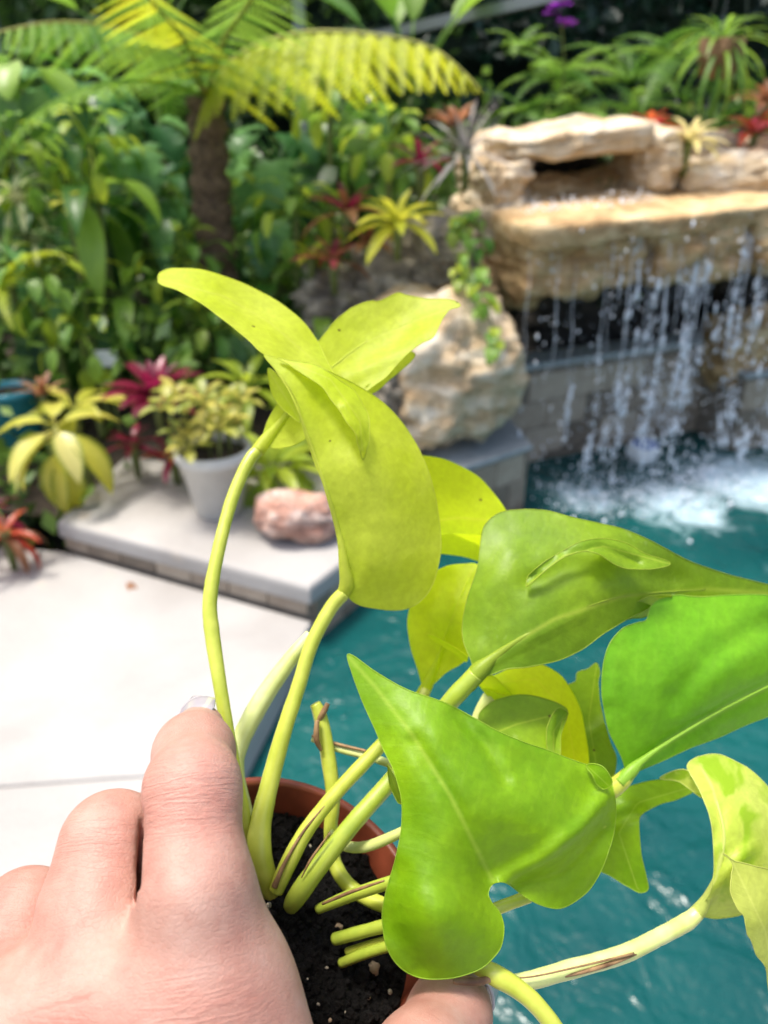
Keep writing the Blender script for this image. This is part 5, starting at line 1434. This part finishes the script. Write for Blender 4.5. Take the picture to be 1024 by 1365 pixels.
for k in ('index', 'middle', 'ring', 'little', 'thumb'):
    c_ = CH[k]; f = None
    for (a, ra), (b, rb) in zip(c_[:-1], c_[1:]):
        d = cone_sd(a, b, ra, rb)
        f = d if f is None else smin(f, d, np.float32(.005))
    hand_f = f if hand_f is None else np.minimum(hand_f, f) if k != 'thumb' else smin(hand_f, f, np.float32(.001))
fld = smin(body, hand_f, np.float32(.0045))
# the tight fold where index and middle finger press together (worked out in its own small box of the grid)
fold = [(190, 1084), (188, 1120), (186, 1160), (184, 1202)]
fp = np.array([cam3(x_, y_, d_) for x_, y_ in fold for d_ in (150, 170)])
i0 = np.maximum(0, ((fp.min(0) - .004 - lo) / h).astype(int)); i1 = np.minimum(dims, ((fp.max(0) + .004 - lo) / h).astype(int) + 1)
box = tuple(slice(p, q) for p, q in zip(i0, i1))
FGX = (GX, GY, GZ)
GX, GY, GZ = GX[box], GY[box], GZ[box]
cut = None
for (xa, ya), (xb, yb) in zip(fold[:-1], fold[1:]):
    for dm in np.arange(149, 169.1, 1.1):
        rr2 = .00072
        d = cone_sd(cam3(xa, ya, dm), cam3(xb, yb, dm), rr2, rr2)
        cut = d if cut is None else np.minimum(cut, d)
fld[box] = np.maximum(fld[box], -cut)
GX, GY, GZ = FGX
del FGX
def surface_nets(f, origin, h):
    s = f < 0
    sh = tuple(d - 1 for d in f.shape)
    def cor(arr, c_): return arr[c_[0]:c_[0] + sh[0], c_[1]:c_[1] + sh[1], c_[2]:c_[2] + sh[2]]
    corners = [(i, j, k) for i in (0, 1) for j in (0, 1) for k in (0, 1)]
    cnt = np.zeros(sh, np.int8)
    for c_ in corners: cnt += cor(s, c_)
    act = (cnt > 0) & (cnt < 8)
    ids = np.full(sh, -1, np.int64); I = np.argwhere(act); ids[act] = np.arange(len(I))
    acc = np.zeros((len(I), 3)); num = np.zeros(len(I))
    vals = {c_: cor(f, c_)[act] for c_ in corners}
    for a in corners:
        for ax in range(3):
            if a[ax]: continue
            b = list(a); b[ax] = 1; b = tuple(b)
            fa, fb = vals[a], vals[b]; m = (fa < 0) != (fb < 0)
            t = np.where(m, fa / np.where(m, fa - fb, 1), 0)
            p = np.array(a, float)[None] + t[:, None] * (np.array(b) - np.array(a))[None]
            acc[m] += p[m]; num[m] += 1
    V = (I + acc / num[:, None]) * h + origin
    F = []
    for ax in range(3):
        o1, o2 = (ax + 1) % 3, (ax + 2) % 3
        sl0 = [slice(None)] * 3; sl1 = [slice(None)] * 3
        sl0[ax] = slice(0, -1); sl1[ax] = slice(1, None)
        e = s[tuple(sl0)] != s[tuple(sl1)]
        E_ = np.argwhere(e)
        E_ = E_[(E_[:, o1] > 0) & (E_[:, o2] > 0) & (E_[:, o1] < f.shape[o1] - 1) & (E_[:, o2] < f.shape[o2] - 1)]
        q = []
        for d1, d2 in ((-1, -1), (0, -1), (0, 0), (-1, 0)):
            w_ = E_.copy(); w_[:, o1] += d1; w_[:, o2] += d2; q.append(ids[w_[:, 0], w_[:, 1], w_[:, 2]])
        q = np.stack(q, -1)
        flip = ~s[E_[:, 0], E_[:, 1], E_[:, 2]]
        q[flip] = q[flip][:, ::-1]
        F.append(q)
    return V, np.concatenate(F)
hv, hf = surface_nets(fld, lo, h)
del GX, GY, GZ, fld, hand_f, body, cut
# two rounds of smoothing
for _ in range(1):
    acc = np.zeros_like(hv); num = np.zeros(len(hv))
    for a, b in ((0, 1), (1, 2), (2, 3), (3, 0)):
        np.add.at(acc, hf[:, a], hv[hf[:, b]]); np.add.at(acc, hf[:, b], hv[hf[:, a]])
        np.add.at(num, hf[:, a], 1); np.add.at(num, hf[:, b], 1)
    hv = hv * .4 + .6 * acc / np.maximum(num, 1)[:, None]
# finger-wise coordinates for skin creases
bestd = np.full(len(hv), 9.0); fdist = []; fc = np.zeros((len(hv), 3)); kn = np.zeros(len(hv)); red = np.zeros(len(hv))
for fi, k in enumerate(('index', 'middle', 'ring', 'little', 'thumb')):
    c_ = CH[k]; s0 = 0
    pts_ = [WR] + [p for p, _ in c_]; dmin = np.full(len(hv), 9.0)
    for a, b in zip(pts_[:-1], pts_[1:]):
        d = b - a; L = np.linalg.norm(d); d = d / L
        t = (hv - a) @ d; tc = np.clip(t, 0, L); rv = hv - (a + tc[:, None] * d); dist = np.linalg.norm(rv, axis=1)
        dmin = np.minimum(dmin, dist); m = dist < bestd
        bestd[m] = dist[m]
        u_ = np.cross(d, [0, 0, 1.0]); u_ /= np.linalg.norm(u_)
        fc[m, 0] = (s0 + t[m]) * 1000; fc[m, 1] = (rv[m] @ u_) * 1000 + fi * 50; fc[m, 2] = rv[m][:, 2] * 1000
        s0 += L
    fdist.append(dmin)
    joints = [(c_[0][0], .0085), (c_[2][0], .0075), (c_[3][0], .005)]
    for (jp, sg) in joints:
        q = np.linalg.norm(hv - jp - np.array([0, 0, -.006]), axis=1)
        kn = np.maximum(kn, np.exp(-(q / (sg * 1.6)) ** 4))
        red = np.maximum(red, np.exp(-(q / (sg * 1.9)) ** 2))
fs = np.sort(np.stack(fdist), 0); clr = np.clip((fs[1] - fs[0]) / .006, 0, 1); clr = clr * clr * (3 - 2 * clr)
kn = kn * clr
hand_me = mesh_from('hand', to_world(hv), hf)
for nm, arr in (('knuckle', kn), ('flush', red), ('clear', clr)):
    at_ = hand_me.attributes.new(nm, 'FLOAT', 'POINT'); at_.data.foreach_set('value', arr.astype(np.float32))
at_ = hand_me.attributes.new('finger', 'FLOAT_VECTOR', 'POINT'); at_.data.foreach_set('vector', fc.astype(np.float32).ravel())
def skin_material():
    m, n, l, b, out = mat('skin')
    co = obj_coord(n)
    at = n.new('ShaderNodeAttribute'); at.attribute_name = 'finger'
    ak = n.new('ShaderNodeAttribute'); ak.attribute_name = 'knuckle'
    af = n.new('ShaderNodeAttribute'); af.attribute_name = 'flush'
    big = noise_node(n, l, 75, 6, .68, co)
    r = ramp(n, l, big.outputs[0], [(.30, (.315, .150, .112)), (.50, (.39, .222, .170)), (.70, (.44, .285, .228))])
    c = mixc(n, l, math_node(n, l, 'MULTIPLY', af.outputs['Fac'], .35), r.outputs[0], (.42, .14, .105))
    # fine skin lattice
    vo = n.new('ShaderNodeTexVoronoi'); vo.feature = 'DISTANCE_TO_EDGE'; vo.inputs['Scale'].default_value = 900; l.new(co, vo.inputs['Vector'])
    mp = n.new('ShaderNodeMapping'); l.new(at.outputs['Vector'], mp.inputs[0]); mp.inputs['Scale'].default_value = (.62, .10, .10)
    wr_ = noise_node(n, l, 1.0, 3, .5, mp.outputs[0], .3)
    wl = ramp(n, l, wr_.outputs[0], [(.40, (1, 1, 1)), (.50, (0, 0, 0)), (.60, (1, 1, 1))])
    mp2 = n.new('ShaderNodeMapping'); l.new(at.outputs['Vector'], mp2.inputs[0]); mp2.inputs['Scale'].default_value = (1.5, .32, .32)
    wr2 = noise_node(n, l, 1.0, 3, .6, mp2.outputs[0], .4)
    fr = noise_node(n, l, 1900, 2, .5, co)
    ac = n.new('ShaderNodeAttribute'); ac.attribute_name = 'clear'
    kmask = math_node(n, l, 'MULTIPLY', ak.outputs['Fac'], .48)
    hgt = math_node(n, l, 'MULTIPLY', math_node(n, l, 'SUBTRACT', wl.outputs[0], 1.0), kmask)
    hgt = math_node(n, l, 'ADD', hgt, math_node(n, l, 'MULTIPLY', math_node(n, l, 'MULTIPLY', math_node(n, l, 'SUBTRACT', wr2.outputs[0], .5), ac.outputs['Fac']), .34))
    vr = ramp(n, l, vo.outputs['Distance'], [(0, (0, 0, 0)), (.12, (1, 1, 1))])
    hgt = math_node(n, l, 'ADD', hgt, math_node(n, l, 'MULTIPLY', vr.outputs[0], .18))
    hgt = math_node(n, l, 'ADD', hgt, math_node(n, l, 'MULTIPLY', fr.outputs[0], .16))
    bump(n, l, hgt, .5, .0005, b)
    crease = math_node(n, l, 'MULTIPLY', math_node(n, l, 'SUBTRACT', 1.0, wl.outputs[0]), math_node(n, l, 'MULTIPLY', ak.outputs['Fac'], .30))
    c = mixc(n, l, crease, c, (.50, .20, .15))
    # scattered tiny dark specks of soil
    v2 = n.new('ShaderNodeTexVoronoi'); v2.inputs['Scale'].default_value = 120; l.new(co, v2.inputs['Vector'])
    sc_ = n.new('ShaderNodeSeparateColor'); l.new(v2.outputs['Color'], sc_.inputs[0])
    k = math_node(n, l, 'MULTIPLY', math_node(n, l, 'LESS_THAN', v2.outputs['Distance'], .045), math_node(n, l, 'GREATER_THAN', sc_.outputs[0], .85))
    c = mixc(n, l, k, c, (.10, .06, .05))
    l.new(c, b.inputs['Base Color'])
    b.inputs['Roughness'].default_value = .58
    b.inputs['Subsurface Weight'].default_value = .18
    b.inputs['Subsurface Radius'].default_value = (1.0, .35, .2)
    b.inputs['Subsurface Scale'].default_value = .0028
    return m
hand = link('hand', hand_me, skin_material())
tag(hand, 'left hand with long white nails gripping the terracotta pot', 'hand')
# nails: curved plates on the end joints
def nail_mat():
    m, n, l, b, out = mat('white_nail')
    b.inputs['Base Color'].default_value = (.46, .43, .47, 1); b.inputs['Roughness'].default_value = .18; b.inputs['Coat Weight'].default_value = .5
    return m
M['nail'] = nail_mat()
def nail(k, dorsal, L=.017, Wd=.0115, over=.006, lift=.0004):
    (a, ra), (b, rb) = CH[k][-2], CH[k][-1]
    d = (b - a) / np.linalg.norm(b - a)
    nrm = np.array(dorsal, float); nrm -= d * (nrm @ d); nrm /= np.linalg.norm(nrm)
    s = np.cross(d, nrm)
    tipp = b + d * (rb + over)
    V = []; rows, cols = 12, 9
    for side in (0, 1):
        for i in range(rows):
            t = i / (rows - 1)
            p = tipp - d * L * (1 - t)
            w_ = Wd / 2 * (1 - max(0, (t - .55) / .45) ** 2.4 * .62) * (.86 + .14 * min(1, t * 5))
            for j in range(cols):
                u = -1 + 2 * j / (cols - 1); th = u * .95
                rr2 = rb * 1.0 + lift - .0006 * side - .0012 * max(0, t - .6)
                V.append(p + nrm * (rr2 * math.cos(th) - .0002) + s * (w_ * math.sin(th) / math.sin(.95)))
    F = []
    o_ = rows * cols
    for i in range(rows - 1):
        for j in range(cols - 1):
            q = (i * cols + j, i * cols + j + 1, (i + 1) * cols + j + 1, (i + 1) * cols + j)
            F.append(q); F.append(tuple(x + o_ for x in q[::-1]))
    bd = [(0, j) for j in range(cols)] + [(i, cols - 1) for i in range(1, rows)] + [(rows - 1, j) for j in range(cols - 2, -1, -1)] + [(i, 0) for i in range(rows - 2, 0, -1)]
    ix = [i * cols + j for i, j in bd]
    for x, y in zip(ix, ix[1:] + ix[:1]): F.append((x, x + o_, y + o_, y))
    link('fingernail', mesh_from('fingernail', to_world(np.array(V)), F), M['nail'], hand)
nail('index', (-.45, .85, -.1), .020, .0130, .0075)
nail('middle', (-.6, .6, .3)); nail('ring', (-.6, .6, .3)); nail('little', (-.6, .6, .3), .013, .009)
nail('thumb', (.90, .10, -.36), .020, .0160, .0095, .0022)
